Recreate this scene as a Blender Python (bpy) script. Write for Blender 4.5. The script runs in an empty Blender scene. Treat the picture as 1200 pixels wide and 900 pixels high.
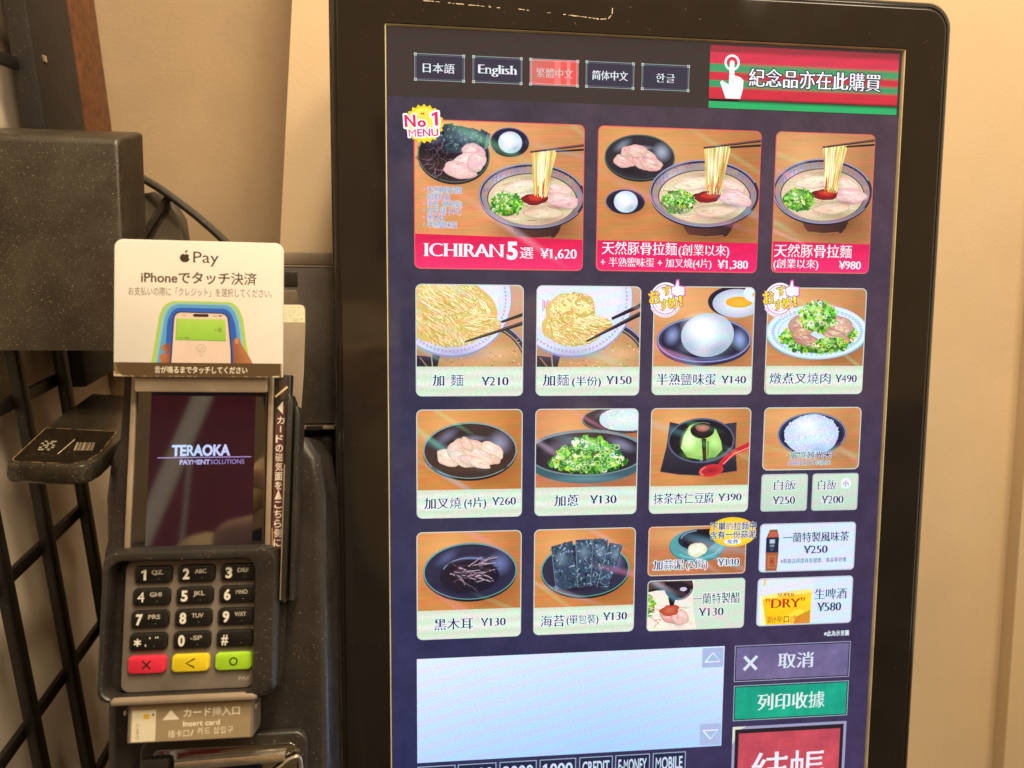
import bpy, bmesh, math, random
from mathutils import Vector, Matrix
from mathutils.geometry import tessellate_polygon
PI = math.pi
rnd = random.Random(7)
sc = bpy.context.scene
COL = sc.collection

# ---------------------------------------------------------------- camera, world, lamps, exposure
# lengths below are millimetres in the frame of the kiosk's display (x right, y into the wall, z up);
# the display's top left corner stands 1.5 m above the floor
def W(x, y, z):
    return Vector((x / 1000, y / 1000, 1.5 + z / 1000))

cam_d = bpy.data.cameras.new('camera')
cam = bpy.data.objects.new('camera', cam_d)
COL.objects.link(cam)
right = Vector((0.99429386, -0.10644351, 0.00703615))
up = -Vector((-0.00254918, -0.08964788, -0.99597026))
fwd = Vector((0.10664535, 0.99026917, -0.08940768))
m = Matrix((right, up, -fwd)).transposed().to_4x4()
m.translation = W(25.33, -416.32, -158.3)
cam.matrix_world = m
cam_d.sensor_width = 36
cam_d.lens = 850 / 1200 * 36
cam_d.clip_start = 0.01
cam_d.clip_end = 50
cam_d.dof.use_dof = True
cam_d.dof.focus_distance = 0.405
cam_d.dof.aperture_fstop = 7.5
sc.camera = cam

world = bpy.data.worlds.new('World')
sc.world = world
world.use_nodes = True
world.node_tree.nodes['Background'].inputs[0].default_value = (1.0, 0.78, 0.52, 1)
world.node_tree.nodes['Background'].inputs[1].default_value = 0.62

def area_lamp(name, loc, target, size, power, col=(1, .81, .56), sy=None):
    d = bpy.data.lights.new(name, 'AREA')
    d.energy = power; d.color = col; d.size = size
    if sy: d.shape = 'RECTANGLE'; d.size_y = sy
    o = bpy.data.objects.new(name, d)
    COL.objects.link(o)
    o.location = loc
    o.rotation_euler = (Vector(target) - Vector(loc)).to_track_quat('-Z', 'Y').to_euler()
    return o
area_lamp('ceiling_spot', (0.12, -0.75, 2.45), (-.1, 0, 1.25), 0.14, 8)
area_lamp('ceiling_panel', (0.95, -1.15, 2.45), (-.1, 0, 1.2), 0.6, 14.5)
area_lamp('left_wall_fill', (0.22, -0.42, 2.45), (-.2, .1, 1.1), 0.22, 12)  # fill light added to brighten the left wall, no fixture known there

sc.view_settings.view_transform = 'Standard'
sc.view_settings.look = 'None'
sc.view_settings.exposure = 0.12
sc.view_settings.gamma = 1
try:
    sc.cycles.use_denoising = True
    sc.cycles.max_bounces = 6
    sc.cycles.transparent_max_bounces = 40
    sc.cycles.sample_clamp_indirect = 4
except Exception:
    pass

# ---------------------------------------------------------------- helpers
def lin(c):
    r = []
    for v in c[:3]:
        v /= 255
        r.append(v / 12.92 if v <= .04045 else ((v + .055) / 1.055) ** 2.4)
    return (r[0], r[1], r[2], 1)

def tag(o, label=None, cat=None, group=None, kind=None):
    if label: o['label'] = label
    if cat: o['category'] = cat
    if group: o['group'] = group
    if kind: o['kind'] = kind
    return o

def empty(name, loc=(0, 0, 0), mat=None):
    o = bpy.data.objects.new(name, None)
    COL.objects.link(o)
    o.empty_display_size = 0.02
    if mat is not None: o.matrix_world = mat
    else: o.location = loc
    return o

def link(name, me, mats, parent=None, loc=None):
    o = bpy.data.objects.new(name, me)
    COL.objects.link(o)
    if not isinstance(mats, (list, tuple)): mats = [mats]
    if not me.materials:
        for k in mats: me.materials.append(k)
    if parent: o.parent = parent
    if loc is not None: o.location = loc
    return o

def frame(o, tilt=0, roll=0, yaw=0):
    """matrix of a plate facing the room: local x right, local y up on the plate, local z out of it"""
    t = math.radians(tilt); r = math.radians(roll); y = math.radians(yaw)
    ux = Vector((1, 0, 0)); uy = Vector((0, math.sin(t), math.cos(t))); n = Vector((0, -math.cos(t), math.sin(t)))
    Rz = Matrix.Rotation(y, 3, 'Z')
    ux, uy, n = Rz @ ux, Rz @ uy, Rz @ n
    a = ux * math.cos(r) + uy * math.sin(r); b = -ux * math.sin(r) + uy * math.cos(r)
    mm = Matrix((a, b, n)).transposed().to_4x4()
    mm.translation = W(*o)
    return mm

class NT:
    def __init__(s, name):
        s.m = bpy.data.materials.new(name); s.m.use_nodes = True
        s.t = s.m.node_tree; s.n = s.t.nodes; s.l = s.t.links
        s.b = s.n['Principled BSDF']
    def node(s, typ, **kw):
        n = s.n.new(typ)
        for k, v in kw.items():
            if k.startswith('i_'):
                n.inputs[int(k[2:]) if k[2:].isdigit() else k[2:]].default_value = v
            else: setattr(n, k, v)
        return n
    def link(s, a, b): s.l.new(a, b)

def mix_rgb(nt, fac, a, b, blend='MIX'):
    n = nt.node('ShaderNodeMix', data_type='RGBA', blend_type=blend)
    for sock, v in ((n.inputs[0], fac), (n.inputs[6], a), (n.inputs[7], b)):
        if hasattr(v, 'links'): nt.link(v, sock)
        else: sock.default_value = v
    return n.outputs[2]

def noise(nt, scale, detail=4, rough=.6, vec_scale=None, coord='Object'):
    tc = nt.node('ShaderNodeTexCoord')
    v = tc.outputs[coord]
    if vec_scale:
        mp = nt.node('ShaderNodeMapping'); mp.inputs['Scale'].default_value = vec_scale
        nt.link(v, mp.inputs[0]); v = mp.outputs[0]
    n = nt.node('ShaderNodeTexNoise')
    n.inputs['Scale'].default_value = scale; n.inputs['Detail'].default_value = detail; n.inputs['Roughness'].default_value = rough
    nt.link(v, n.inputs['Vector'])
    return n.outputs[0]

def ramp(nt, fac, stops):
    r = nt.node('ShaderNodeValToRGB')
    e = r.color_ramp.elements
    while len(e) < len(stops): e.new(.5)
    for k, (p, c) in enumerate(stops):
        e[k].position = p; e[k].color = c if len(c) == 4 else (*c, 1)
    nt.link(fac, r.inputs[0])
    return r.outputs[0]

def plastic(name, col, rough=.45, dust=.0, dust_col=(.35, .30, .24), var=.25, bump=.0, coat=0, grain=900, metal=0, spec=.5, smear=.12, dust_scale=1300):
    nt = NT(name); b = nt.b
    n1 = noise(nt, 25, 5, .65)
    c0 = tuple(v * (1 - var) for v in col) + (1,); c1 = tuple(min(1, v * (1 + var)) for v in col) + (1,)
    c = ramp(nt, n1, [(.3, c0), (.7, c1)])
    if dust:
        d = noise(nt, dust_scale, 1, .4)
        big = noise(nt, 18, 4, .7)
        mth = nt.node('ShaderNodeMath', operation='MULTIPLY_ADD'); nt.link(big, mth.inputs[0]); mth.inputs[1].default_value = .12
        nt.link(d, mth.inputs[2])
        f = ramp(nt, mth.outputs[0], [(.785 - dust * .06, (0, 0, 0)), (.87, (.8, .8, .8))])
        c = mix_rgb(nt, f, c, (*dust_col, 1))
        haze = ramp(nt, big, [(.35, (0, 0, 0)), (.8, (.15 * dust,) * 3)])
        c = mix_rgb(nt, haze, c, (*dust_col, 1))
    nt.link(c, b.inputs['Base Color'])
    rr = nt.node('ShaderNodeMapRange'); nt.link(noise(nt, 40, 6, .7), rr.inputs[0])
    rr.inputs[1].default_value = .3; rr.inputs[2].default_value = .7
    rr.inputs[3].default_value = max(.03, rough - smear); rr.inputs[4].default_value = min(1, rough + smear)
    nt.link(rr.outputs[0], b.inputs['Roughness'])
    b.inputs['Metallic'].default_value = metal
    b.inputs['Specular IOR Level'].default_value = spec
    b.inputs['Coat Weight'].default_value = coat; b.inputs['Coat Roughness'].default_value = .06
    if bump:
        bp = nt.node('ShaderNodeBump'); bp.inputs['Strength'].default_value = bump; bp.inputs['Distance'].default_value = .0004
        nt.link(noise(nt, grain, 3, .6), bp.inputs['Height']); nt.link(bp.outputs[0], b.inputs['Normal'])
    return nt.m

def printed(name, rough=.5, coat=0, var=.1, scale=60):
    nt = NT(name); b = nt.b
    at = nt.node('ShaderNodeAttribute'); at.attribute_name = 'Col'
    k = ramp(nt, noise(nt, scale, 5, .7), [(.3, (1 - var,) * 3), (.7, (1, 1, 1))])
    nt.link(mix_rgb(nt, 1.0, at.outputs[0], k, 'MULTIPLY'), b.inputs['Base Color'])
    b.inputs['Roughness'].default_value = rough; b.inputs['Coat Weight'].default_value = coat
    b.inputs['Coat Roughness'].default_value = .05
    return nt.m

def screen_mat(name, kind='flat', strength=1.0, rough=.04, ior=1.55):
    """a lit panel under glass: emission from the picture's own colours, a glossy black front"""
    nt = NT(name); b = nt.b
    at = nt.node('ShaderNodeAttribute'); at.attribute_name = 'Col'
    c = at.outputs[0]
    if kind == 'flat':
        k = ramp(nt, noise(nt, 900, 4, .7), [(.3, (.84,) * 3), (.7, (1.06, 1.06, 1.06))])
        c = mix_rgb(nt, 1.0, c, k, 'MULTIPLY')
    elif kind == 'wood':
        g = noise(nt, 1, 5, .65, (45, 1, 900))
        k = ramp(nt, g, [(.25, (.80, .77, .74)), (.5, (.97, .97, .97)), (.75, (1.12, 1.10, 1.08))])
        c = mix_rgb(nt, 1.0, c, k, 'MULTIPLY')
        k2 = ramp(nt, noise(nt, 28, 2, .5), [(.3, (.82, .80, .80)), (.7, (1.12, 1.10, 1.10))])
        c = mix_rgb(nt, 1.0, c, k2, 'MULTIPLY')
    elif kind == 'stone':
        k = ramp(nt, noise(nt, 60, 8, .72), [(.3, (.74, .73, .76)), (.5, (.97, .96, .98)), (.72, (1.3, 1.26, 1.28))])
        c = mix_rgb(nt, 1.0, c, k, 'MULTIPLY')
        k2 = ramp(nt, noise(nt, 9, 3, .6), [(.3, (.8, .8, .95)), (.7, (1.25, 1.1, 1.05))])
        c = mix_rgb(nt, 1.0, c, k2, 'MULTIPLY')
    # interference bands of the panel's pixel grid
    if kind not in ('stone', 'soft'):
        tc = nt.node('ShaderNodeTexCoord'); mp = nt.node('ShaderNodeMapping')
        mp.inputs['Rotation'].default_value = (0, math.radians(12), 0); nt.link(tc.outputs['Object'], mp.inputs[0])
        wv = nt.node('ShaderNodeTexWave', bands_direction='Z'); wv.inputs['Scale'].default_value = 42
        wv.inputs['Distortion'].default_value = 3.5; wv.inputs['Detail'].default_value = 1; wv.inputs['Detail Scale'].default_value = .3
        nt.link(mp.outputs[0], wv.inputs['Vector'])
        k3 = ramp(nt, wv.outputs[1], [(.0, (.90, 1.04, 1.0)), (.5, (1, 1, 1)), (1, (1.07, .93, 1.05))])
        c = mix_rgb(nt, .8, c, k3, 'MULTIPLY')
    b.inputs['Base Color'].default_value = (.006, .006, .008, 1)
    nt.link(c, b.inputs['Emission Color']); b.inputs['Emission Strength'].default_value = strength * 1.17
    b.inputs['Specular IOR Level'].default_value = .5; b.inputs['IOR'].default_value = ior
    if kind == 'soft': nt.link(at.outputs[3], b.inputs['Alpha'])
    rr = nt.node('ShaderNodeMapRange'); nt.link(noise(nt, 14, 6, .7), rr.inputs[0])
    rr.inputs[1].default_value = .3; rr.inputs[2].default_value = .75; rr.inputs[3].default_value = rough; rr.inputs[4].default_value = rough + (.07 if rough > .035 else .012)
    nt.link(rr.outputs[0], b.inputs['Roughness'])
    return nt.m

# ---- solids (all in mm, given to meshes in metres)
def to_mesh(bm, name, smooth=False):
    for v in bm.verts: v.co *= .001
    bmesh.ops.recalc_face_normals(bm, faces=bm.faces)
    me = bpy.data.meshes.new(name); bm.to_mesh(me); bm.free()
    if smooth:
        for p in me.polygons: p.use_smooth = True
        try: me.set_sharp_from_angle(angle=math.radians(35))
        except Exception: pass
    return me

def bm_box(bm, x0, x1, y0, y1, z0, z1, bevel=0, seg=2):
    r = bmesh.ops.create_cube(bm, size=1)
    for v in r['verts']:
        v.co = Vector(((x0 + x1) / 2 + v.co.x * (x1 - x0), (y0 + y1) / 2 + v.co.y * (y1 - y0), (z0 + z1) / 2 + v.co.z * (z1 - z0)))
    if bevel:
        es = list({e for v in r['verts'] for e in v.link_edges})
        bmesh.ops.bevel(bm, geom=es, offset=bevel, segments=seg, affect='EDGES', profile=.5, clamp_overlap=True)

def box(name, mat, parent, x0, x1, y0, y1, z0, z1, bevel=0, seg=2):
    bm = bmesh.new(); cx, cy, cz = (x0 + x1) / 2, (y0 + y1) / 2, (z0 + z1) / 2
    bm_box(bm, x0 - cx, x1 - cx, y0 - cy, y1 - cy, z0 - cz, z1 - cz, bevel, seg)
    return link(name, to_mesh(bm, name, True), mat, parent, (cx / 1000, cy / 1000, cz / 1000))

def rrect(x0, x1, y0, y1, r, n=6):
    """rounded rectangle, counter-clockwise; r a number or (bl, br, tr, tl)"""
    if not isinstance(r, (tuple, list)): r = (r,) * 4
    P = []
    for (cx, cy, a0, q) in ((x0 + r[0], y0 + r[0], PI, r[0]), (x1 - r[1], y0 + r[1], 1.5 * PI, r[1]), (x1 - r[2], y1 - r[2], 0, r[2]), (x0 + r[3], y1 - r[3], .5 * PI, r[3])):
        for k in range(n + 1):
            a = a0 + k / n * PI / 2
            P.append((cx + q * math.cos(a), cy + q * math.sin(a)))
    return P

def loft(name, mat, parent, loops, cap0=True, cap1=True, loc=None, smooth=True, axes='xyz'):
    """loops: list of (points, height); joins equal-length loops; local x, y = outline, z = height"""
    bm = bmesh.new(); L = []
    for pts, h in loops:
        L.append([bm.verts.new((p[0], p[1], h)) for p in pts])
    for a, b in zip(L, L[1:]):
        n = len(a)
        for i in range(n):
            j = (i + 1) % n
            try: bm.faces.new((a[i], a[j], b[j], b[i]))
            except ValueError: pass
    if cap0: bm.faces.new(L[0])
    if cap1: bm.faces.new(L[-1])
    bmesh.ops.remove_doubles(bm, verts=bm.verts, dist=1e-4)
    if axes == 'xzy':
        for v in bm.verts: v.co = Vector((v.co.x, -v.co.z, v.co.y))
    return link(name, to_mesh(bm, name, smooth), mat, parent, loc)

def inset(pts, d):
    n = len(pts); out = []
    for i in range(n):
        p0, p1, p2 = Vector(pts[i - 1]), Vector(pts[i]), Vector(pts[(i + 1) % n])
        e1, e2 = (p1 - p0), (p2 - p1)
        if e1.length < 1e-6 or e2.length < 1e-6:
            e = e1 if e1.length > e2.length else e2
            e1 = e2 = e
        n1 = Vector((-e1.y, e1.x)).normalized(); n2 = Vector((-e2.y, e2.x)).normalized()
        k = (n1 + n2) / max(.5, 1 + n1.dot(n2))
        out.append((p1.x + k.x * d, p1.y + k.y * d))
    return out

def plate(name, mat, parent, pts, h0, h1, bev=1, loc=None, axes='xyz', seg=3):
    """solid plate with a rounded front edge"""
    L = [(pts, h0), (pts, h1 - bev)]
    for k in range(1, seg + 1):
        a = k / seg * PI / 2
        L.append((inset(pts, bev * (1 - math.cos(a))), h1 - bev + bev * math.sin(a)))
    return loft(name, mat, parent, L, loc=loc, axes=axes)

def tube(name, mat, parent, pts, r, n=8, loc=None):
    bm = bmesh.new(); rings = []
    P = [Vector(p) for p in pts]
    for i, p in enumerate(P):
        d = (P[min(i + 1, len(P) - 1)] - P[max(i - 1, 0)]).normalized()
        a = d.cross(Vector((0, 0, 1)))
        if a.length < .1: a = d.cross(Vector((1, 0, 0)))
        a.normalize(); b = d.cross(a)
        rings.append([bm.verts.new(p + (a * math.cos(t * 2 * PI / n) + b * math.sin(t * 2 * PI / n)) * r) for t in range(n)])
    for a, b in zip(rings, rings[1:]):
        for i in range(n): bm.faces.new((a[i], a[(i + 1) % n], b[(i + 1) % n], b[i]))
    bm.faces.new(rings[0]); bm.faces.new(rings[-1])
    return link(name, to_mesh(bm, name, True), mat, parent, loc)

def spline(pts, n=8):
    P = [Vector(p) for p in pts]; out = []
    for i in range(len(P) - 1):
        p0, p1, p2, p3 = P[max(i - 1, 0)], P[i], P[i + 1], P[min(i + 2, len(P) - 1)]
        for k in range(n):
            t = k / n
            out.append(.5 * ((2 * p1) + (p2 - p0) * t + (2 * p0 - 5 * p1 + 4 * p2 - p3) * t * t + (3 * p1 - p0 - 3 * p2 + p3) * t ** 3))
    out.append(P[-1])
    return out

# ---------------------------------------------------------------- lettering: outlines of the built-in font, reshaped to the cut needed
_fc = bpy.data.curves.new('lettering', 'FONT')
_raw = {}; _gl = {}
def raw(ch):
    if ch in _raw: return _raw[ch]
    if ch == '1':
        _raw[ch] = ([[Vector(p) for p in ((.205, 0), (.30, 0), (.30, .68), (.235, .68), (.075, .575), (.075, .49), (.205, .56))]], .5)
        return _raw[ch]
    def bounds(body):
        _fc.body = body
        o = bpy.data.objects.new('lettering', _fc); COL.objects.link(o)
        dg = bpy.context.evaluated_depsgraph_get()
        cu = o.evaluated_get(dg).to_curve(dg)
        S = []
        for s in cu.splines:
            if s.type != 'BEZIER': continue
            bp = s.bezier_points; n = len(bp); pts = []
            for i in range(n):
                a, b = bp[i], bp[(i + 1) % n]
                p0, h0, h1, p1 = (Vector(v[:2]) for v in (a.co, a.handle_right, b.handle_left, b.co))
                e = p1 - p0
                if e.length < 1e-5:
                    continue
                def off(h): return abs(e.x * (h - p0).y - e.y * (h - p0).x) / e.length
                pts.append(p0)
                if off(h0) > .0015 or off(h1) > .0015:
                    q = 4 if e.length > .12 else 3
                    for k in range(1, q):
                        t = k / q
                        pts.append(p0 * (1 - t) ** 3 + h0 * 3 * t * (1 - t) ** 2 + h1 * 3 * t * t * (1 - t) + p1 * t ** 3)
            if len(pts) > 2: S.append(pts)
        bpy.data.objects.remove(o)
        return S
    S = bounds(ch)
    if ord(ch) > 0x2e80: adv = 1.0
    else:
        A = bounds(ch + '|') ; B = bounds('|')
        adv = max(p.x for q in A for p in q) - max(p.x for q in B for p in q) if A and B else .3
        if ch == ' ': adv = .3
    area = sum(sum(p[i - 1].x * p[i].y - p[i].x * p[i - 1].y for i in range(len(p))) for p in S)
    if area < 0: S = [list(reversed(p)) for p in S]
    _raw[ch] = (S, adv)
    return _raw[ch]

STY = {'G': (.0, .0, 0), 'GB': (.022, .018, 0), 'GL': (-.010, -.010, 0), 'M': (.014, -.016, 1), 'MB': (.024, -.008, 1), 'SB': (.030, -.018, 2), 'BB': (.045, .035, 0)}
def glyph(ch, sty):
    key = (ch, sty)
    if key in _gl: return _gl[key]
    S, adv = raw(ch); ax, ay, serif = STY[sty]
    cjk = ord(ch) > 0x2e80
    def area_(qs): return sum(sum(q[i - 1].x * q[i].y - q[i].x * q[i - 1].y for i in range(len(q))) for q in qs) / 2
    for k_ in (1, .6, .3, 0):
        out = []
        for p in S:
            n = len(p)
            def nrm(i):
                e = p[(i + 1) % n] - p[i % n]
                return Vector((e.y, -e.x)).normalized()
            q = []
            for i in range(n):
                n1, n2 = nrm((i - 1) % n), nrm(i)
                k = (n1 + n2) / max(.45, 1 + n1.dot(n2))
                q.append(Vector((p[i].x + k.x * ax * k_, p[i].y + k.y * ay * k_)))
            if serif:
                r = []
                i = 0
                for i in range(n):
                    a, b = q[i], q[(i + 1) % n]
                    na, ne, nb = nrm((i - 1) % n), nrm(i), nrm((i + 1) % n)
                    ln = (p[(i + 1) % n] - p[i]).length
                    r.append(a)
                    if cjk and serif == 1 and k_ and ne.x > .97 and .035 < ln < .10 and abs(na.y) > .95 and nb.y > .95 and (p[(i + 2) % n] - p[(i + 1) % n]).length > .12:
                        # end of a horizontal stroke: the small triangle of a brush-cut face
                        r.append(Vector((b.x + .015, b.y)))
                        r.append(Vector((b.x - .035, b.y + .055 * k_)))
                        r.append(Vector((b.x - .095, b.y)))
                    elif not cjk and abs(ne.y) > .97 and .05 < ln < .15 and na.y * ne.y < .4 and abs(na.x) > .85 and abs(nb.x) > .85 and na.x * nb.x < 0:
                        s = 1 if ne.y > 0 else -1; t = .028; w = .055
                        d = 1 if na.x > 0 else -1
                        r.pop()
                        r += [Vector((a.x, a.y - s * t)), Vector((a.x + d * w, a.y - s * t * .8)), Vector((a.x + d * w, a.y)),
                              Vector((b.x - d * w, b.y)), Vector((b.x - d * w, b.y - s * t * .8)), Vector((b.x, b.y - s * t))]
                        q[(i + 1) % n] = Vector((b.x, b.y - s * t))
                q = r
            out.append(q)
        flat = [v for q in out for v in q]
        pts, tris = [], []
        if out:
            cu = bpy.data.curves.new('outline', 'CURVE'); cu.dimensions = '2D'; cu.fill_mode = 'BOTH'
            for q in out:
                sp_ = cu.splines.new('POLY'); sp_.points.add(len(q) - 1); sp_.use_cyclic_u = True
                for k, v in enumerate(q): sp_.points[k].co = (v.x, v.y, 0, 1)
            o = bpy.data.objects.new('outline', cu); COL.objects.link(o)
            me = o.evaluated_get(bpy.context.evaluated_depsgraph_get()).to_mesh()
            pts = [Vector(v.co[:2]) for v in me.vertices]; tris = [tuple(p.vertices) for p in me.polygons]
            bpy.data.objects.remove(o); bpy.data.curves.remove(cu)
        fa = sum(abs((pts[t[1]] - pts[t[0]]).cross(pts[t[2]] - pts[t[0]])) / 2 for t in tris if len(t) == 3)
        if not out or abs(fa - area_(out)) < .012 * max(.05, fa): break
    _gl[key] = (pts, tris, out, adv)
    return _gl[key]

def is_cjk(s): return any(ord(c) > 0x2e80 for c in s)

# ---------------------------------------------------------------- flat pictures for lit panels and prints
class Art:
    """collects thin coloured pieces; 'paper' lies in x (right) / y (up), each piece a hair above the last"""
    def __init__(s, step=.0015):
        s.V = []; s.F = []; s.C = []; s.M = []; s.h = 0; s.step = step
        s.cyc = 0; s.ck = 0; s.g0 = 0; s.ox = s.oy = 0; s.sx = s.sy = 1; s.clip = None; s.safe = None; s.mat = 0
    def view(s, bx, to):
        """picture pixels bx=(x0,y0,x1,y1), y down -> mm rectangle to=(x0,x1,ytop,ybottom)"""
        s.sx = (to[1] - to[0]) / (bx[2] - bx[0]); s.sy = (to[3] - to[2]) / (bx[3] - bx[1])
        s.ox = to[0] - bx[0] * s.sx; s.oy = to[2] - bx[1] * s.sy
        return s
    def set_clip(s, pts):      # convex, counter-clockwise, in mm
        s.clip = pts
        if pts:
            xs = [p[0] for p in pts]; ys = [p[1] for p in pts]
            m = 3.2
            s.safe = (min(xs) + m, max(xs) - m, min(ys) + m, max(ys) - m)
            s.bb = (min(xs), max(xs), min(ys), max(ys))
    def up(s):
        if s.cyc: s.ck += 1; s.h = s.g0 + (s.ck % s.cyc) * s.step
        else: s.h += s.step
    def group(s, n=24):        # many small pieces share a few layers
        s.h += s.step; s.g0 = s.h; s.cyc = n; s.ck = 0
    def end(s):
        if s.cyc: s.h = s.g0 + s.cyc * s.step; s.cyc = 0
    def glow(s, cx, cy, rx, ry, col, alpha, rot=0, n=18):
        """soft light or shade inside a picture"""
        s.up(); m0 = s.mat; s.mat = 3
        c = lin(col)[:3]; C = [(*c, alpha), (*c, alpha * .62), (*c, alpha * .22), (*c, 0)]
        ce, se = math.cos(rot), math.sin(rot)
        def P(t, q): x, y = rx * t * math.cos(q), ry * t * math.sin(q); return s.mm((cx + x * ce - y * se, cy + x * se + y * ce))
        T = (0, .38, .7, 1)
        for k in range(n):
            q0, q1 = 2 * PI * k / n, 2 * PI * (k + 1) / n
            s.tri([P(0, 0), P(T[1], q0), P(T[1], q1)], [C[0], C[1], C[1]])
            for i in (1, 2):
                a, b, c_, d = P(T[i], q0), P(T[i + 1], q0), P(T[i + 1], q1), P(T[i], q1)
                s.tri([a, b, c_], [C[i], C[i + 1], C[i + 1]]); s.tri([a, c_, d], [C[i], C[i + 1], C[i]])
        s.mat = m0
        return s
    def mm(s, p): return (s.ox + p[0] * s.sx, s.oy + p[1] * s.sy)
    def tri(s, P, C):
        if s.clip:
            xs = [p[0] for p in P]; ys = [p[1] for p in P]
            a = s.safe
            if max(xs) < s.bb[0] or min(xs) > s.bb[1] or max(ys) < s.bb[2] or min(ys) > s.bb[3]: return
            if not (min(xs) > a[0] and max(xs) < a[1] and min(ys) > a[2] and max(ys) < a[3]):
                poly = [(p[0], p[1], c) for p, c in zip(P, C)]
                n = len(s.clip)
                for i in range(n):
                    ax_, ay_ = s.clip[i]; bx_, by_ = s.clip[(i + 1) % n]
                    ex, ey = bx_ - ax_, by_ - ay_
                    if ex * ex + ey * ey < 1e-10: continue
                    out = []
                    for j in range(len(poly)):
                        p, q = poly[j - 1], poly[j]
                        dp = ex * (p[1] - ay_) - ey * (p[0] - ax_); dq = ex * (q[1] - ay_) - ey * (q[0] - ax_)
                        if (dp >= 0) != (dq >= 0):
                            t = dp / (dp - dq)
                            out.append((p[0] + (q[0] - p[0]) * t, p[1] + (q[1] - p[1]) * t, tuple(u + (v - u) * t for u, v in zip(p[2], q[2]))))
                        if dq >= 0: out.append(q)
                    poly = out
                    if len(poly) < 3: return
                b = len(s.V)
                for p in poly: s.V.append((p[0], p[1], s.h)); s.C.append(p[2])
                s.F.append(tuple(range(b, b + len(poly)))); s.M.append(s.mat)
                return
        b = len(s.V)
        for p, c in zip(P, C): s.V.append((p[0], p[1], s.h)); s.C.append(c)
        s.F.append(tuple(range(b, b + len(P)))); s.M.append(s.mat)
    def poly(s, pts, col, mm=False):
        """any simple outline; col a colour or a function of the picture point"""
        s.up()
        f = col if callable(col) else None
        c0 = None if f else lin(col)
        M_ = pts if mm else [s.mm(p) for p in pts]
        cs = [lin(f(p)) if f else c0 for p in pts]
        if len(pts) == 3 or (len(pts) == 4):
            s.tri(M_, cs) if len(pts) == 3 or s.clip is None else (s.tri([M_[0], M_[1], M_[2]], [cs[0], cs[1], cs[2]]), s.tri([M_[0], M_[2], M_[3]], [cs[0], cs[2], cs[3]]))
            return s
        for t in tessellate_polygon([[Vector((p[0], p[1], 0)) for p in M_]]):
            s.tri([M_[k] for k in t], [cs[k] for k in t])
        return s
    def rect(s, x0, y0, x1, y1, col): return s.poly([(x0, y0), (x1, y0), (x1, y1), (x0, y1)], col)
    def rr(s, x0, y0, x1, y1, r, col): return s.poly(rrect(x0, x1, y0, y1, r, 5), col)
    def ell(s, cx, cy, rx, ry, col, col2=None, rot=0, n=28, wob=0, a0=0, a1=2 * PI, seed=None):
        s.up()
        R = random.Random(seed if seed is not None else rnd.random())
        ph = [R.uniform(0, 6.28) for _ in range(4)]
        ce, se = math.cos(rot), math.sin(rot)
        c1 = lin(col); c0 = lin(col2) if col2 else c1
        P = []
        for k in range(n + 1):
            a = a0 + (a1 - a0) * k / n
            w = 1 + wob * (math.sin(2 * a + ph[0]) * .5 + math.sin(3 * a + ph[1]) * .4 + math.sin(5 * a + ph[2]) * .3 + math.sin(9 * a + ph[3]) * .15)
            x, y = rx * w * math.cos(a), ry * w * math.sin(a)
            P.append(s.mm((cx + x * ce - y * se, cy + x * se + y * ce)))
        c = s.mm((cx, cy))
        for k in range(n): s.tri([c, P[k], P[k + 1]], [c0, c1, c1])
        return s
    def arc(s, cx, cy, rx, ry, w, col, a0=0, a1=2 * PI, n=36, rot=0):
        pts = []
        for k in range(n + 1):
            a = a0 + (a1 - a0) * k / n
            x, y = rx * math.cos(a), ry * math.sin(a)
            pts.append((cx + x * math.cos(rot) - y * math.sin(rot), cy + x * math.sin(rot) + y * math.cos(rot)))
        return s.line(pts, w, col)
    def line(s, pts, w, col, w1=None, up=True):
        if up: s.up()
        c = lin(col); n = len(pts); L = []; R_ = []
        for i in range(n):
            a, b = pts[max(i - 1, 0)], pts[min(i + 1, n - 1)]
            dx, dy = b[0] - a[0], b[1] - a[1]; d = math.hypot(dx, dy) or 1
            ww = (w + ((w1 if w1 is not None else w) - w) * i / max(1, n - 1)) / 2
            nx, ny = -dy / d * ww, dx / d * ww
            L.append(s.mm((pts[i][0] + nx, pts[i][1] + ny))); R_.append(s.mm((pts[i][0] - nx, pts[i][1] - ny)))
        for i in range(n - 1):
            s.tri([L[i], R_[i], R_[i + 1]], [c] * 3); s.tri([L[i], R_[i + 1], L[i + 1]], [c] * 3)
        return s
    def ring(s, x0, y0, x1, y1, r, w, col):
        a = rrect(x0, x1, y0, y1, r, 5); b = rrect(x0 + w, x1 - w, y0 + w, y1 - w, max(.01, r - w), 5)
        s.h += s.step; c = lin(col)
        A = [s.mm(p) for p in a]; B = [s.mm(p) for p in b]; n = len(a)
        for i in range(n):
            j = (i + 1) % n
            s.tri([A[i], A[j], B[j]], [c] * 3); s.tri([A[i], B[j], B[i]], [c] * 3)
        return s
    def text(s, t, x0, x1, y0, y1, col, sty='M', halo=None, hw=.05, rot=0, vertical=False):
        """fit the string into the box: y0 top, y1 bottom (picture units)"""
        cj = is_cjk(t)
        if vertical:
            n = len(t); st = (y1 - y0) / n
            for i, ch in enumerate(t): s.text(ch, x0, x1, y0 + i * st + st * .06, y0 + (i + 1) * st - st * .06, col, sty, halo, hw)
            return s
        em = (y1 - y0) / (.90 if cj else .70)
        base = y1 - (em * .075 if cj else 0)
        G = [glyph(ch, sty) for ch in t]
        tot = sum(g[3] for g in G)
        xs_first = min([v.x for q in G[0][2] for v in q] or [0]); xs_last = max([v.x for q in G[-1][2] for v in q] or [0])
        ink = tot - G[-1][3] + xs_last - xs_first
        fx = (x1 - x0) / (ink if ink > 0 else 1)
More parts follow.
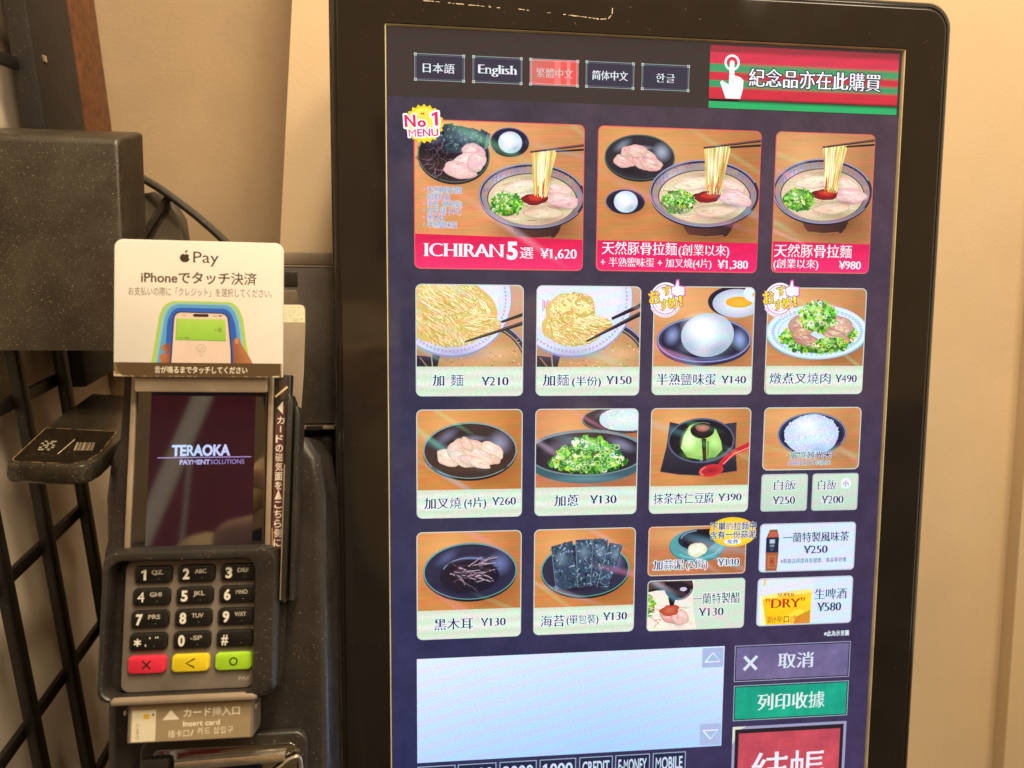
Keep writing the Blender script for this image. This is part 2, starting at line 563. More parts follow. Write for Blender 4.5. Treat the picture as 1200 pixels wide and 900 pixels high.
        cr, sr = math.cos(rot), math.sin(rot)
        mx, my = (x0 + x1) / 2, (y0 + y1) / 2
        def tr(v, pen):
            x = x0 + (pen + v.x - xs_first) * fx; y = base - v.y * em
            if rot:
                dx, dy = x - mx, y - my
                x, y = mx + dx * cr - dy * sr, my + dx * sr + dy * cr
            return s.mm((x, y))
        if halo:
            s.h += s.step; c = lin(halo); pen = 0
            for g in G:
                for q in g[2]:
                    n = len(q)
                    for i in range(n):
                        a, b = q[i], q[(i + 1) % n]; e = b - a
                        if e.length < 1e-5: continue
                        e.normalize(); nn = Vector((-e.y, e.x)) * hw; ex = e * hw * .6
                        P = [tr(v, pen) for v in (a - ex + nn, a - ex - nn, b + ex - nn, b + ex + nn)]
                        s.tri([P[0], P[1], P[2]], [c] * 3); s.tri([P[0], P[2], P[3]], [c] * 3)
                pen += g[3]
            s.h += s.step
        s.h += s.step; c = lin(col); pen = 0
        for g in G:
            P = [tr(v, pen) for v in g[0]]
            for tt in g[1]: s.tri([P[k] for k in tt], [c] * 3)
            pen += g[3]
        return s
    def build(s, name, mats, parent, loc_mm=(0, 0), upright=True, h0=0.0, kind=None):
        """upright: a panel in the kiosk's plane (x right, z up, facing -y); else a plate's own x, y, z"""
        cx, cy = loc_mm
        if upright: V = [((x - cx) / 1000, -(h + h0) / 1000, (y - cy) / 1000) for x, y, h in s.V]
        else: V = [((x - cx) / 1000, (y - cy) / 1000, (h + h0) / 1000) for x, y, h in s.V]
        # every face turned towards the viewer
        F = []
        for f in s.F:
            a, b, c = s.V[f[0]], s.V[f[1]], s.V[f[2]]
            k = (b[0] - a[0]) * (c[1] - a[1]) - (b[1] - a[1]) * (c[0] - a[0])
            F.append(f if k > 0 else tuple(reversed(f)))
        me = bpy.data.meshes.new(name); me.from_pydata(V, [], F)
        at = me.color_attributes.new('Col', 'FLOAT_COLOR', 'POINT')
        at.data.foreach_set('color', [v for c in s.C for v in c])
        if not isinstance(mats, (list, tuple)): mats = [mats]
        for k in mats: me.materials.append(k)
        me.polygons.foreach_set('material_index', s.M)
        me.update()
        o = bpy.data.objects.new(name, me); COL.objects.link(o); o.parent = parent
        o.location = (cx / 1000, 0, cy / 1000) if upright else (cx / 1000, cy / 1000, 0)
        return o

# ---------------------------------------------------------------- materials
M = {}
M['lit'] = screen_mat('screen_picture', 'flat')
M['lit_soft'] = screen_mat('screen_soft_picture', 'soft')
M['lit_wood'] = screen_mat('screen_wood_picture', 'wood')
M['lit_stone'] = screen_mat('screen_stone_picture', 'stone')
M['bezel'] = plastic('bezel_black_gloss', (.020, .016, .013), .08, 0, (.22, .18, .15), var=.15, coat=.4, smear=.04)
M['bezel_edge'] = plastic('bezel_bronze_edge', (.10, .06, .035), .3, .5, (.5, .4, .3), metal=.3)
M['gold_edge'] = plastic('recess_edge', (.95, .76, .44), .35, 0, metal=.2)
M['cabinet'] = plastic('cabinet_dark', (.02, .016, .013), .4, .3)
M['dusty'] = plastic('dusty_black_plastic', (.026, .020, .013), .38, 1.0, (.26, .21, .14), bump=.35, grain=700, smear=.1)
M['dusty_g'] = plastic('dusty_gloss_black', (.022, .017, .011), .2, .8, (.34, .28, .19), bump=.2, grain=700, smear=.1, coat=.2)
M['term'] = plastic('terminal_plastic', (.018, .015, .013), .32, .35, (.3, .25, .2), bump=.15)
M['term_dark'] = plastic('terminal_dark_plastic', (.02, .017, .014), .35, .4)
M['pad'] = plastic('keypad_plate', (.22, .185, .15), .42, .1, metal=.25)
M['key'] = plastic('key_rubber', (.010, .009, .008), .34, .15)
M['key_red'] = plastic('key_red', (.75, .03, .07), .4)
M['key_yellow'] = plastic('key_yellow', (.80, .62, .02), .4)
M['key_green'] = plastic('key_green', (.40, .72, .03), .4)
M['trim'] = plastic('tan_trim', (.36, .28, .20), .4, .3, metal=.2)
M['glass'] = plastic('black_glass', (.004, .004, .004), .04, 0, coat=1, smear=.02, spec=.9)
M['glass'].node_tree.nodes['Principled BSDF'].inputs['IOR'].default_value = 2.0
M['ped'] = plastic('pedestal_plastic', (.020, .016, .014), .32, .4, (.32, .27, .22), bump=.2)
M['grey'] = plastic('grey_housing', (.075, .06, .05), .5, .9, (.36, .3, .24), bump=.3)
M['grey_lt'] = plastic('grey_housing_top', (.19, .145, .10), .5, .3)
M['metal'] = plastic('brushed_steel', (.72, .62, .48), .28, 0, metal=.9)
M['white'] = plastic('white_card', (.80, .77, .70), .5, 0, var=.04)
M['tan_card'] = plastic('tan_card', (.42, .33, .24), .6, .3, var=.1)
M['cable'] = plastic('cable_rubber', (.03, .023, .015), .5, .3)
M['arm'] = plastic('arm_plastic', (.10, .075, .048), .6, .4)
M['lattice'] = plastic('blackened_steel', (.009, .007, .006), .38, .25, (.25, .2, .13), bump=.4, grain=260)
M['dark_post'] = plastic('dark_post_paint', (.018, .014, .012), .6, .05)
M['print'] = printed('printed_ink', .5, .0)
M['print_gloss'] = printed('printed_gloss', .3, .4, var=.06)
def wall_material(name, col, var=.16):
    nt = NT(name); b = nt.b
    a = noise(nt, 3.2, 7, .68); c0 = tuple(v * (1 - var) for v in col); c1 = tuple(min(1, v * (1 + var)) for v in col)
    c = ramp(nt, a, [(.32, c0), (.68, c1)])
    y = ramp(nt, noise(nt, 9, 4, .6), [(.45, (0, 0, 0)), (.75, (.35, .35, .35))])
    c = mix_rgb(nt, y, c, (col[0] * 1.08, col[1] * 1.02, col[2] * .72, 1))
    nt.link(c, b.inputs['Base Color']); b.inputs['Roughness'].default_value = .7
    bp = nt.node('ShaderNodeBump'); bp.inputs['Strength'].default_value = .22; bp.inputs['Distance'].default_value = .001
    nt.link(noise(nt, 420, 4, .7), bp.inputs['Height']); nt.link(bp.outputs[0], b.inputs['Normal'])
    return nt.m
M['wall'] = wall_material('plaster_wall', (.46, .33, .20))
M['wall_r'] = wall_material('plaster_wall_lit', (.62, .47, .30), .09)  # lighter copy of the plaster, the wall's lit part put into the colour
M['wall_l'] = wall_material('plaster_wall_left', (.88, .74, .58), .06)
def wood_material(name, col):
    nt = NT(name); b = nt.b
    g = noise(nt, 1, 6, .6, (160, 160, 9))
    nt.link(ramp(nt, g, [(.3, tuple(v * .6 for v in col)), (.7, tuple(v * 1.35 for v in col))]), b.inputs['Base Color'])
    b.inputs['Roughness'].default_value = .5
    return nt.m
M['post_wood'] = wood_material('brown_post_wood', (.15, .056, .021))

# ---------------------------------------------------------------- the setting
G = Matrix(((-.0339, .0, -.0313), (.98692, .0, .15869), (.15763, .0, -.98683)))   # columns: depth direction, -, down
dvec = Vector((-.0339058, .98691587, .1576308)); vvec = Vector((.03132947, .15869353, -.9868307)); nvec = Vector((.99893386, .02852079, .03630018))
ANC = W(-211.63, 114.25, -380.5)
def lat_frame(off=0, d=0, v=0):
    """the left side wall: local x along depth, local y up, local z towards the room"""
    mm = Matrix((dvec, -vvec, -dvec.cross(vvec) * -1)).transposed()
    z = mm.col[0].cross(mm.col[1])
    mm = Matrix((mm.col[0], mm.col[1], z)).transposed().to_4x4()
    mm.translation = ANC + dvec * d / 1000 + vvec * v / 1000 + nvec * off / 1000
    return mm
def slab(name, mat, x0, x1, y0, y1, z0, z1, mw, parent=None, bev=.6):
    bm = bmesh.new(); cx, cy, cz = (x0 + x1) / 2, (y0 + y1) / 2, (z0 + z1) / 2
    bm_box(bm, x0 - cx, x1 - cx, y0 - cy, y1 - cy, z0 - cz, z1 - cz, bev)
    o = link(name, to_mesh(bm, name, True), mat)
    if parent:
        o.parent = parent; o.location = (cx / 1000, cy / 1000, cz / 1000)
    else:
        o.matrix_world = mw @ Matrix.Translation((cx / 1000, cy / 1000, cz / 1000))
    return o
LF = lat_frame()
zdir = LF.col[2].to_3d()
sgn = 1 if zdir.dot(nvec) > 0 else -1     # +1: local z points into the room
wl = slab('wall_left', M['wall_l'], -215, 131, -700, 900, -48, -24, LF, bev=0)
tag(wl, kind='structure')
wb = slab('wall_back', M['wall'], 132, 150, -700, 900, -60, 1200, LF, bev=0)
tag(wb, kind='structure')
# lattice of flat steel bars, in its own frame
lat = empty('steel_lattice', mat=LF)
tag(lat, 'black steel lattice of crossed flat bars on the plaster side wall at the left', 'lattice')
for d, lo, hi in [(q, -560, 262) for q in (-200, -150, -100, -50, 4)] + [(q, 262, 560) for q in (-184, -134, -83, -33)]:
    slab('upright_bar', M['lattice'], d - 4.2, d + 4.2, lo, hi, sgn * 0 - 3, sgn * 0 + 3, None, lat, .8)
for v in (-540, -450, -378, -274, -182, -88, 3, 95, 186, 278):
    slab('cross_bar', M['lattice'], -212, 20, -v - 3.8, -v + 3.8, sgn * -5 - 1.9, sgn * -5 + 1.9, None, lat, .8)
fp = slab('dark_frame_post', M['dark_post'], 21, 82, 172, 700, -8, 6, LF, bev=2)
tag(fp, 'near-black upright post closing the steel lattice, at the far left edge', 'post')
fp2 = slab('screw', M['metal'], 31, 35, 381, 385, 4.8, 7.2, LF, bev=.5)
bm_parent = fp2.matrix_world.copy(); fp2.parent = fp; bpy.context.view_layer.update(); fp2.matrix_world = bm_parent
wp = slab('wooden_post', M['post_wood'], 86, 131, 172, 700, -23.5, 6, LF, bev=1.5)
tag(wp, 'reddish brown wooden post between dark frame post and tan wall', 'post')
# boards added round the kiosk, shadow edges on the wall built as steps
def quadboard(name, mat, pts, y0, y1, label=None):
    o = plate(name, mat, None, pts, -y1, -y0, 1.2, loc=W(0, 0, 0), axes='xzy')
    tag(o, kind='structure')
    return o
quadboard('shadow_edge_board', M['wall_r'], [(-96, -330), (-96, -900), (486, -900), (486, 400), (-45, 400)][::-1], 112, 124)
quadboard('shadow_edge_board_right', M['wall_r'], [(487, -900), (900, -900), (900, 400), (487, 400)], 100, 124)

# ---------------------------------------------------------------- the kiosk
KX, KZ = 150, -560
kiosk = empty('ticket_kiosk', W(KX, 0, KZ))
tag(kiosk, 'large black upright touchscreen ordering machine showing a ramen menu', 'ordering kiosk')
def K(x=0, y=0, z=0): return ((x - KX) / 1000, y / 1000, (z - KZ) / 1000)
# front frame: a ring with a rounded outer edge and a chamfered opening
O = lambda d: rrect(-31 + d, 330 - d, -560 + d, 29 - d, 15 - d * .5, 10)
I = lambda d: rrect(0 - d, 300 + d, -533 - d, 0 + d, .9 + d * .3, 10)
loft('bezel', M['bezel'], kiosk, [(O(0), -30), (O(0), -1.2), (O(.8), .6), (O(2.3), 1.7), (O(3.6), 2.0), (O(3.9), 1.5), (O(4.3), 1.5), (O(4.6), 2.2), (O(5.4), 2.6), (O(5.7), 2.6), (O(9), 2.6),
     (I(6), 2.6), (I(1.5), 2.6), (I(1.2), 2.6), (I(.8), 2.3)], cap0=True, cap1=False, loc=K(), axes='xzy')
loft('recess_edge', M['gold_edge'], kiosk, [(I(.79), 2.28), (I(.45), 1.9), (I(.2), -.35)], cap0=False, cap1=False, loc=K(), axes='xzy')
plate('cabinet', M['cabinet'], kiosk, rrect(-27, 322, -575, 23, 12, 8), -108, -31, 3, loc=K(), axes='xzy')
# worn outline of an old sticker along the top of the frame
a = Art()
def worn(pts, w, seed, gap=.35):
    R = random.Random(seed)
    for p, q in zip(pts, pts[1:]):
        n = max(1, int(math.hypot(q[0] - p[0], q[1] - p[1]) / 2.2))
        for k in range(n):
            if R.random() < gap: continue
            t0, t1 = k / n, (k + R.uniform(.5, 1.05)) / n
            a.line([(p[0] + (q[0] - p[0]) * t0, p[1] + (q[1] - p[1]) * t0 + R.uniform(-.12, .12)), (p[0] + (q[0] - p[0]) * t1, p[1] + (q[1] - p[1]) * t1 + R.uniform(-.12, .12))], w * R.uniform(.4, 1.2), (205, 185, 155))
worn([(-24, 15.8), (-8, 15.3)], .5, 1, .1); worn([(20, 13.6), (60, 11.8), (62, 11.8)], .5, 2, .45); worn([(72, 11.6), (122, 8.6)], .45, 5, .62)
worn([(100, 9.9), (118, 8.6)], .6, 9, .2)
worn([(118, 8.6), (122.5, 9.0), (124.6, 11.5), (124.8, 15.5)], .6, 3, .05)
for k in range(30):
    a.ell(rnd.uniform(-20, 320), rnd.uniform(4, 18), rnd.uniform(.08, .3), rnd.uniform(.08, .22), (165, 145, 120), n=6)
for k in range(46):
    a.ell(rnd.choice((rnd.uniform(-24, -3), rnd.uniform(304, 322))), rnd.uniform(-440, 0), rnd.uniform(.07, .2), rnd.uniform(.07, .22), (150, 130, 112), n=6)
tag(a.build('scratches', M['print'], None, (0, 0), True, 2.62), kind='stuff')
bpy.data.objects['scratches'].parent = kiosk; bpy.data.objects['scratches'].location = K()
# small film strip on the left side of the frame
a = Art()
a.rect(-37.6, -303, -33.6, -372, (34, 44, 66)); a.line([(-37.6, -303), (-37.4, -372)], .3, (150, 160, 180)); a.line([(-33.7, -299), (-33.5, -372)], .25, (140, 140, 150))
for k in range(5): a.ell(-35.6, -318 - k * 9, .8, 2.2, (110, 130, 160), wob=.3, n=10)
a.poly([(-37, -376), (-34, -372), (-34, -430), (-37.5, -430)], (120, 90, 75)); a.poly([(-36.2, -392), (-34.5, -384), (-34.2, -420), (-35.4, -426)], (50, 40, 30))
o = a.build('side_strip', M['print_gloss'], None, (0, 0), True, -1.5); o.parent = kiosk; o.location = K()

# ---- the display and everything it shows
disp = empty('display'); disp.parent = kiosk; disp.location = K()
a = Art()
a.mat = 0
a.poly([(0, 0), (300, 0), (300, -533), (0, -533)], (58, 48, 46), mm=True)  # brownish veil of reflection and backlight glow put into the colour
a.h = .004
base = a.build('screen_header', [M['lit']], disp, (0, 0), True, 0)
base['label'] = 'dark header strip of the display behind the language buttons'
a = Art()
a.mat = 0
a.h = .006
# slate background under the tiles, meshed so its tone can drift from violet to navy
NX, NY = 12, 20
def slate(x, y):
    t = min(1, max(0, -y / 430)); u = x / 300
    c0 = (60, 56, 66); c1 = (40, 45, 80)
    c = [c0[i] + (c1[i] - c0[i]) * t for i in range(3)]
    c[0] += 16 * u; c[1] += 4 * u
    return lin(c)
for i in range(NX):
    for j in range(NY):
        x0, x1 = 300 * i / NX, 300 * (i + 1) / NX; y0, y1 = -36.7 - 496 * j / NY, -36.7 - 496 * (j + 1) / NY
        a.tri([(x0, y1), (x1, y1), (x1, y0), (x0, y0)], [slate(x0, y1), slate(x1, y1), slate(x1, y0), slate(x0, y0)])
bg = a.build('menu_background', [M['lit_stone']], disp, (0, 0), True, 0.004)
H0 = .02      # height of the first layer of everything shown on the panel

def put(a, name, cx, cy, label=None, h=H0):
    if name == 'menu_tile' and not label.endswith(('tea', 'beer')): moire(a, 4, int(cx * 7 + cy))
    o = a.build(name, [M['lit'], M['lit_wood'], M['lit_stone'], M['lit_soft']], disp, (cx, cy), True, h)
    if label: o['label'] = label
    return o

# language buttons
for (x0, x1, t, sel, sty) in ((15, 42.5, '日本語', 0, 'MB'), (47, 74.6, 'English', 0, 'SB'), (78.9, 106.6, '繁體中文', 1, 'M'), (110.8, 138.7, '简体中文', 0, 'MB'), (143.1, 171, '한글', 0, 'M')):
    a = Art(); y0, y1 = -13.3, -27.7
    a.poly([(x0, y1), (x1, y1), (x1, y0), (x0, y0)], (lambda p: (198, 110, 100) if p[0] < (x0 + x1) / 2 else (226, 78, 72)) if sel else (52, 50, 66))
    if sel: a.rect(x0 + 14, y1 + .6, x0 + 17.5, y0 - .6, (240, 120, 110)); a.rect(x0 + 21, y1 + .6, x0 + 23, y0 - .6, (236, 128, 120))
    a.ring(x0, y1, x1, y0, .3, .38, (140, 150, 150))
    a.ring(x0 + .9, y1 + .9, x1 - .9, y0 - .9, .3, .16, (110, 116, 124) if not sel else (240, 190, 180))
    for cx, cy in ((x0 + .5, y0 - .5), (x1 - .5, y0 - .5), (x0 + .5, y1 + .5), (x1 - .5, y1 + .5)):
        a.ring(cx - .75, cy - .75, cx + .75, cy + .75, .1, .35, (190, 205, 190))
    w = {'日本語': (19.5, 37), 'English': (50, 72), '繁體中文': (82.5, 103.5), '简体中文': (114.3, 135.2), '한글': (151.5, 162.5)}[t]
    a.view((0, 0, 1, 1), (0, 1, 0, -1))
    if t == 'English': a.text(t, w[0], w[1], 17.6, 22.6, (225, 228, 232), sty)
    else: a.text(t, w[0], w[1], 18.3, 23.4, (205, 190, 190) if sel else (225, 228, 232), sty)
    put(a, 'language_button', (x0 + x1) / 2, (y0 + y1) / 2, 'pinkish red highlighted language button' if sel else None)

# banner at the upper right
a = Art(); x0, x1 = 183, 298.4
a.set_clip([(x0, -36.2), (x1, -36.2), (x1, -1.4), (x0, -1.4)])
bands = [(-1.4, (150, 50, 60)), (-5, (206, 54, 76)), (-11.5, (64, 150, 96)), (-16, (196, 50, 62)), (-20.6, (52, 150, 98)), (-24.5, (200, 46, 62)), (-31.0, (20, 20, 24)), (-32.4, (40, 170, 100)), (-36.2, (30, 140, 90))]
cols = []
for (ya, c), (yb, c2) in zip(bands, bands[1:]):
    soft = lin(c)
    a.h += .002
    a.tri([(x0, yb), (x1, yb), (x1, ya), (x0, ya)], [soft] * 4)
# soft edges where stripes meet
for (yb, c), (_, p) in zip(bands[1:-1], bands):
    a.h += .002; e = 1.1
    a.tri([(x0 + 18, yb - e), (x1, yb - e), (x1, yb + e), (x0 + 18, yb + e)], [lin(c), lin(c), lin(p), lin(p)])
a.view((0, 0, 1, 1), (0, 1, 0, -1))
a.text('紀念品亦在此購買', 206.5, 288, 13.4, 23.4, (245, 244, 246), 'MB', halo=(60, 50, 66), hw=.055)
# pointing hand
wht = (236, 244, 238)
a.arc(196.2, 10.6, 3.9, 3.9, 1.3, wht)
a.poly([(194.9, 10.2), (195.4, 9.4), (197, 9.4), (197.6, 10.2), (197.8, 17.6), (201.6, 18.6), (203.4, 20.2), (203.2, 25), (201.8, 30.6), (193, 30.6), (191.2, 26.2), (189.4, 21.8), (190.4, 20.6), (194.6, 22.8)], wht)
put(a, 'souvenir_banner', 240, -19, None)

# ---- picture pieces shared by several tiles
WOOD = (212, 150, 86)
def frame_tile(a, x0, x1, y0, y1, border, r=3.4, w=.55):
    a.set_clip(None)
    a.poly(rrect(x0, x1, y1, y0, r, 6), border, mm=True)
    a.set_clip(rrect(x0 + w, x1 - w, y1 + w, y0 - w, r - w, 6))
def wood_bg(a, col=WOOD):
    col = (col[0] * .95, col[1] * .92, col[2] * 1.02)
    a.mat = 1; x0, x1, y0, y1 = a.bb
    f = lambda p: tuple(c * (1.06 if p[0] < (x0 + x1) / 2 else .96) * (1.04 if p[1] > (y0 + y1) / 2 else .97) for c in col)
    a.poly([(x0, y0), (x1, y0), (x1, y1), (x0, y1)], f, mm=True); a.mat = 0
    v = (a.ox, a.oy, a.sx, a.sy); a.ox = a.oy = 0; a.sx = a.sy = 1; w, h = x1 - x0, y1 - y0; cx, cy = (x0 + x1) / 2, (y0 + y1) / 2
    a.glow(cx - w * .2, cy + h * .32, w * .6, h * .35, (250, 200, 130), .38); a.glow(cx + w * .3, cy - h * .1, w * .4, h * .5, (150, 80, 30), .3)
    a.ox, a.oy, a.sx, a.sy = v
def moire(a, k, seed):
    x0, x1, y0, y1 = a.bb; R = random.Random(seed)
    v = (a.ox, a.oy, a.sx, a.sy); a.ox = a.oy = 0; a.sx = a.sy = 1
    for i in range(k):
        a.glow(R.uniform(x0, x1), R.uniform(y0 + (y1 - y0) * .2, y1), (x1 - x0) * R.uniform(.3, .6), R.uniform(1.6, 4), R.choice([(250, 150, 200), (150, 240, 170), (140, 220, 250), (250, 220, 240)]), R.uniform(.10, .26), R.uniform(-.7, -.2))
    a.ox, a.oy, a.sx, a.sy = v
def scallions(a, cx, cy, rx, ry, n, sz, seed, dark=1):
    R = random.Random(seed)
    a.ell(cx, cy, rx * .95, ry * .95, (60, 120, 40), (90, 160, 50), wob=.08, seed=seed)
    a.end(); a.group(30)
    pal = [(90, 175, 60), (130, 205, 70), (60, 140, 45), (170, 220, 110), (205, 232, 160), (45, 105, 40), (110, 190, 50), (225, 240, 190), (190, 210, 60)]
    for k in range(n):
        t = R.random() ** .55; q = R.uniform(0, 2 * PI)
        x, y = cx + rx * t * math.cos(q), cy + ry * t * math.sin(q); r = sz * R.uniform(.6, 1.25); c = R.choice(pal)
        c = tuple(min(255, v * dark) for v in c)
        ro = R.uniform(0, 3); k2 = R.uniform(.5, .95)
        a.ell(x, y, r, r * k2, c, rot=ro, n=8)
        if R.random() < .55: a.ell(x, y, r * .5, r * .5 * k2, tuple(v * R.choice((.55, 1.15, .45)) if v * 1.15 < 255 else v * .6 for v in c), rot=ro, n=6)
    a.end(); a.glow(cx - rx * .15, cy - ry * .45, rx * .7, ry * .5, (230, 255, 170), .30); a.glow(cx + rx * .2, cy + ry * .7, rx * .8, ry * .45, (10, 50, 10), .5)
def meat(a, cx, cy, rx, ry, rot, seed, base=(214, 160, 150)):
    R = random.Random(seed); ce, se = math.cos(rot), math.sin(rot)
    Q = lambda u, v: (cx + u * rx * ce - v * ry * se, cy + u * rx * se + v * ry * ce)
    a.glow(cx + rx * .06, cy + ry * .3, rx * 1.15, ry * 1.15, (50, 22, 18), .6, rot)
    a.ell(cx, cy, rx, ry, tuple(v * .92 for v in base), base, rot=rot, wob=.13, seed=seed)
    a.ell(cx, cy - ry * .04, rx * .93, ry * .88, tuple(min(255, v * 1.04) for v in base), tuple(min(255, v * 1.1) for v in base), rot=rot, wob=.13, seed=seed)
    a.group(16)
    for k in range(20):
        q = R.uniform(0, 6.28); t = R.random() ** .5 * .74; x, y = Q(t * math.cos(q), t * math.sin(q))
        a.glow(x, y, rx * R.uniform(.12, .34), ry * R.uniform(.07, .2), R.choice([(252, 234, 222), (246, 214, 200), tuple(v * .72 for v in base), tuple(v * .8 for v in base), (240, 226, 214)]), R.uniform(.3, .75), rot + R.uniform(-.5, .5), n=8)
    a.end(); a.group(10)
    for k in range(2):
        u0, v0 = R.uniform(-.6, .1), R.uniform(-.6, .6); L = R.uniform(.3, .7); b = R.uniform(-.25, .25)
        pts = [Q(u0 + L * j / 5, v0 + b * math.sin(j * .7)) for j in range(6) if (u0 + L * j / 5) ** 2 + (v0 + b * math.sin(j * .7)) ** 2 < .75]
        if len(pts) > 1: a.line(pts, ry * R.uniform(.03, .07), R.choice([(250, 230, 218), tuple(v * .72 for v in base)]), w1=1)
    a.end()
    a.glow(*Q(-.2, -.35), rx * .5, ry * .3, (255, 244, 236), .45, rot)
NOOD = [(240, 224, 150), (228, 200, 112), (248, 238, 186), (206, 168, 84), (246, 228, 150), (222, 186, 96), (250, 243, 206), (218, 184, 98), (190, 146, 70)]
def ramen(a, cx, cy, rx, ry, seed, chop=1.0):
    R = random.Random(seed)
    X = lambda u: cx + u * rx
    Y = lambda v: cy + v * ry
    a.glow(X(.1), Y(1.0), rx * 1.15, ry * .75, (40, 14, 6), .75)
    a.poly([(X(-.42), Y(.78)), (X(.58), Y(.78)), (X(.5), Y(1.1)), (X(.42), Y(1.27)), (X(.02), Y(1.31)), (X(-.27), Y(1.24)), (X(-.34), Y(1.1))], lambda p: (92, 52, 44) if p[0] < cx else (52, 30, 34))
    a.line([(X(-.2), Y(1.26)), (X(.05), Y(1.3)), (X(.36), Y(1.25))], ry * .03, (150, 100, 70))
    a.ell(cx, Y(.07), rx * .985, ry * .98, (30, 28, 44), (52, 44, 56), n=48)
    a.ell(cx, cy, rx, ry, (44, 42, 66), n=48)
    a.arc(cx, cy, rx * .985, ry * .98, ry * .035, (150, 150, 184), .5, 5.9, n=48)
    a.ell(cx, Y(.03), rx * .95, ry * .93, (150, 134, 140), (190, 176, 170), n=48)
    a.glow(X(-.6), Y(-.5), rx * .4, ry * .3, (220, 220, 250), .4, -.7); a.glow(X(.7), Y(.45), rx * .35, ry * .35, (20, 16, 30), .5, -.8)
    # key pattern round the inside of the rim
    for k in range(22):
        q = PI + .05 + k * (PI - .1) / 21
        if 1.42 * PI < q < 1.6 * PI and k % 2: continue
        px, py = X(.885 * math.cos(q)), Y(.03 + .86 * math.sin(q)); s_ = ry * .062
        c = R.choice([(176, 104, 84), (190, 150, 90), (128, 110, 150)])
        a.h += a.step
        a.line([(px - s_, py + s_), (px - s_, py - s_), (px + s_, py - s_), (px + s_, py + s_)], ry * .022, c)
        a.line([(px - s_ * .3, py + s_ * .5), (px - s_ * .3, py - s_ * .2), (px + s_ * .4, py - s_ * .2)], ry * .02, c)
    a.ell(cx, Y(.1), rx * .845, ry * .80, (90, 62, 60), n=48)
    a.ell(cx, Y(.115), rx * .825, ry * .785, (216, 194, 158), (234, 218, 190), n=48)
    a.group(20)
    for k in range(150):   # fat and noodles under the surface
        q = R.uniform(0, 2 * PI); t = math.sqrt(R.random()) * .72
        u, v = t * math.cos(q), .12 + t * .92 * math.sin(q)
        a.line([(X(u - .1), Y(v + R.uniform(-.03, .03))), (X(u), Y(v + R.uniform(-.05, .05))), (X(u + .1), Y(v))], ry * R.uniform(.012, .035), R.choice([(240, 226, 196), (214, 188, 140), (232, 208, 190), (222, 226, 180), (190, 156, 110)]))
    a.end(); a.glow(X(-.3), Y(-.1), rx * .5, ry * .4, (250, 240, 220), .4); a.glow(X(.3), Y(.75), rx * .6, ry * .25, (120, 80, 40), .5)
    meat(a, X(-.2), Y(-.28), rx * .34, ry * .2, -.2, seed + 1, (226, 206, 180))
    meat(a, X(.45), Y(-.22), rx * .3, ry * .2, .2, seed + 2, (224, 190, 176))
    meat(a, X(.2), Y(.5), rx * .38, ry * .2, -.06, seed + 4, (216, 190, 160))
    meat(a, X(.54), Y(.12), rx * .33, ry * .25, .12, seed + 3, (222, 180, 176))
    a.glow(X(-.1), Y(.35), rx * .7, ry * .25, (150, 110, 60), .45); a.glow(X(.1), Y(-.55), rx * .75, ry * .16, (120, 84, 60), .5); a.glow(X(.45), Y(.33), rx * .35, ry * .12, (110, 60, 50), .5)
    a.ell(X(.04), Y(.1), rx * .25, ry * .18, (110, 22, 30), (156, 34, 40), wob=.16, seed=seed)
    a.ell(X(.08), Y(.05), rx * .15, ry * .1, (186, 44, 40), (214, 70, 50), wob=.2, seed=seed + 5)
    scallions(a, X(-.48), Y(.28), rx * .31, ry * .37, 130, ry * .05, seed)
    a.glow(X(.16), Y(-.1), rx * .3, ry * .3, (90, 30, 10), .5)
    a.group(24)
    for k in range(46):   # the lifted noodles
        t = (k + R.random()) / 46
        xt = X(-.03 + .46 * t); xb = X(.03 + .24 * t + R.uniform(-.03, .03)); yt = Y(-1.36 - .06 * t); yb = Y(-.03 + R.uniform(-.12, .08))
        pts = [(xt + (xb - xt) * j / 6 + math.sin(j * 1.3 + k) * rx * .006, yt + (yb - yt) * j / 6) for j in range(7)]
        a.line(pts, rx * .026, R.choice(NOOD), w1=rx * .014)
    for k in range(16):
        t = R.random(); xb = X(.04 + .22 * t); yb = Y(R.uniform(-.1, .06))
        a.line([(xb + rx * .02, yb - ry * R.uniform(.25, .5)), (xb, yb - ry * .15), (xb, yb)], rx * .014, R.choice([(206, 84, 40), (220, 110, 50), (180, 50, 34)]), w1=rx * .02)
    a.end(); a.glow(X(.12), Y(-.8), rx * .1, ry * .6, (255, 252, 214), .5, -.08); a.glow(X(.32), Y(-.6), rx * .07, ry * .6, (130, 84, 20), .5, .1)
    a.line([(X(-.05), Y(-1.34)), (X(1.2), Y(-1.66))], rx * .036, (52, 34, 40), w1=rx * .05)
    a.line([(X(-.03), Y(-1.36)), (X(1.2), Y(-1.675))], rx * .008, (150, 110, 110))
    a.line([(X(.42), Y(-1.38)), (X(1.2), Y(-1.5))], rx * .034, (40, 28, 36), w1=rx * .046)
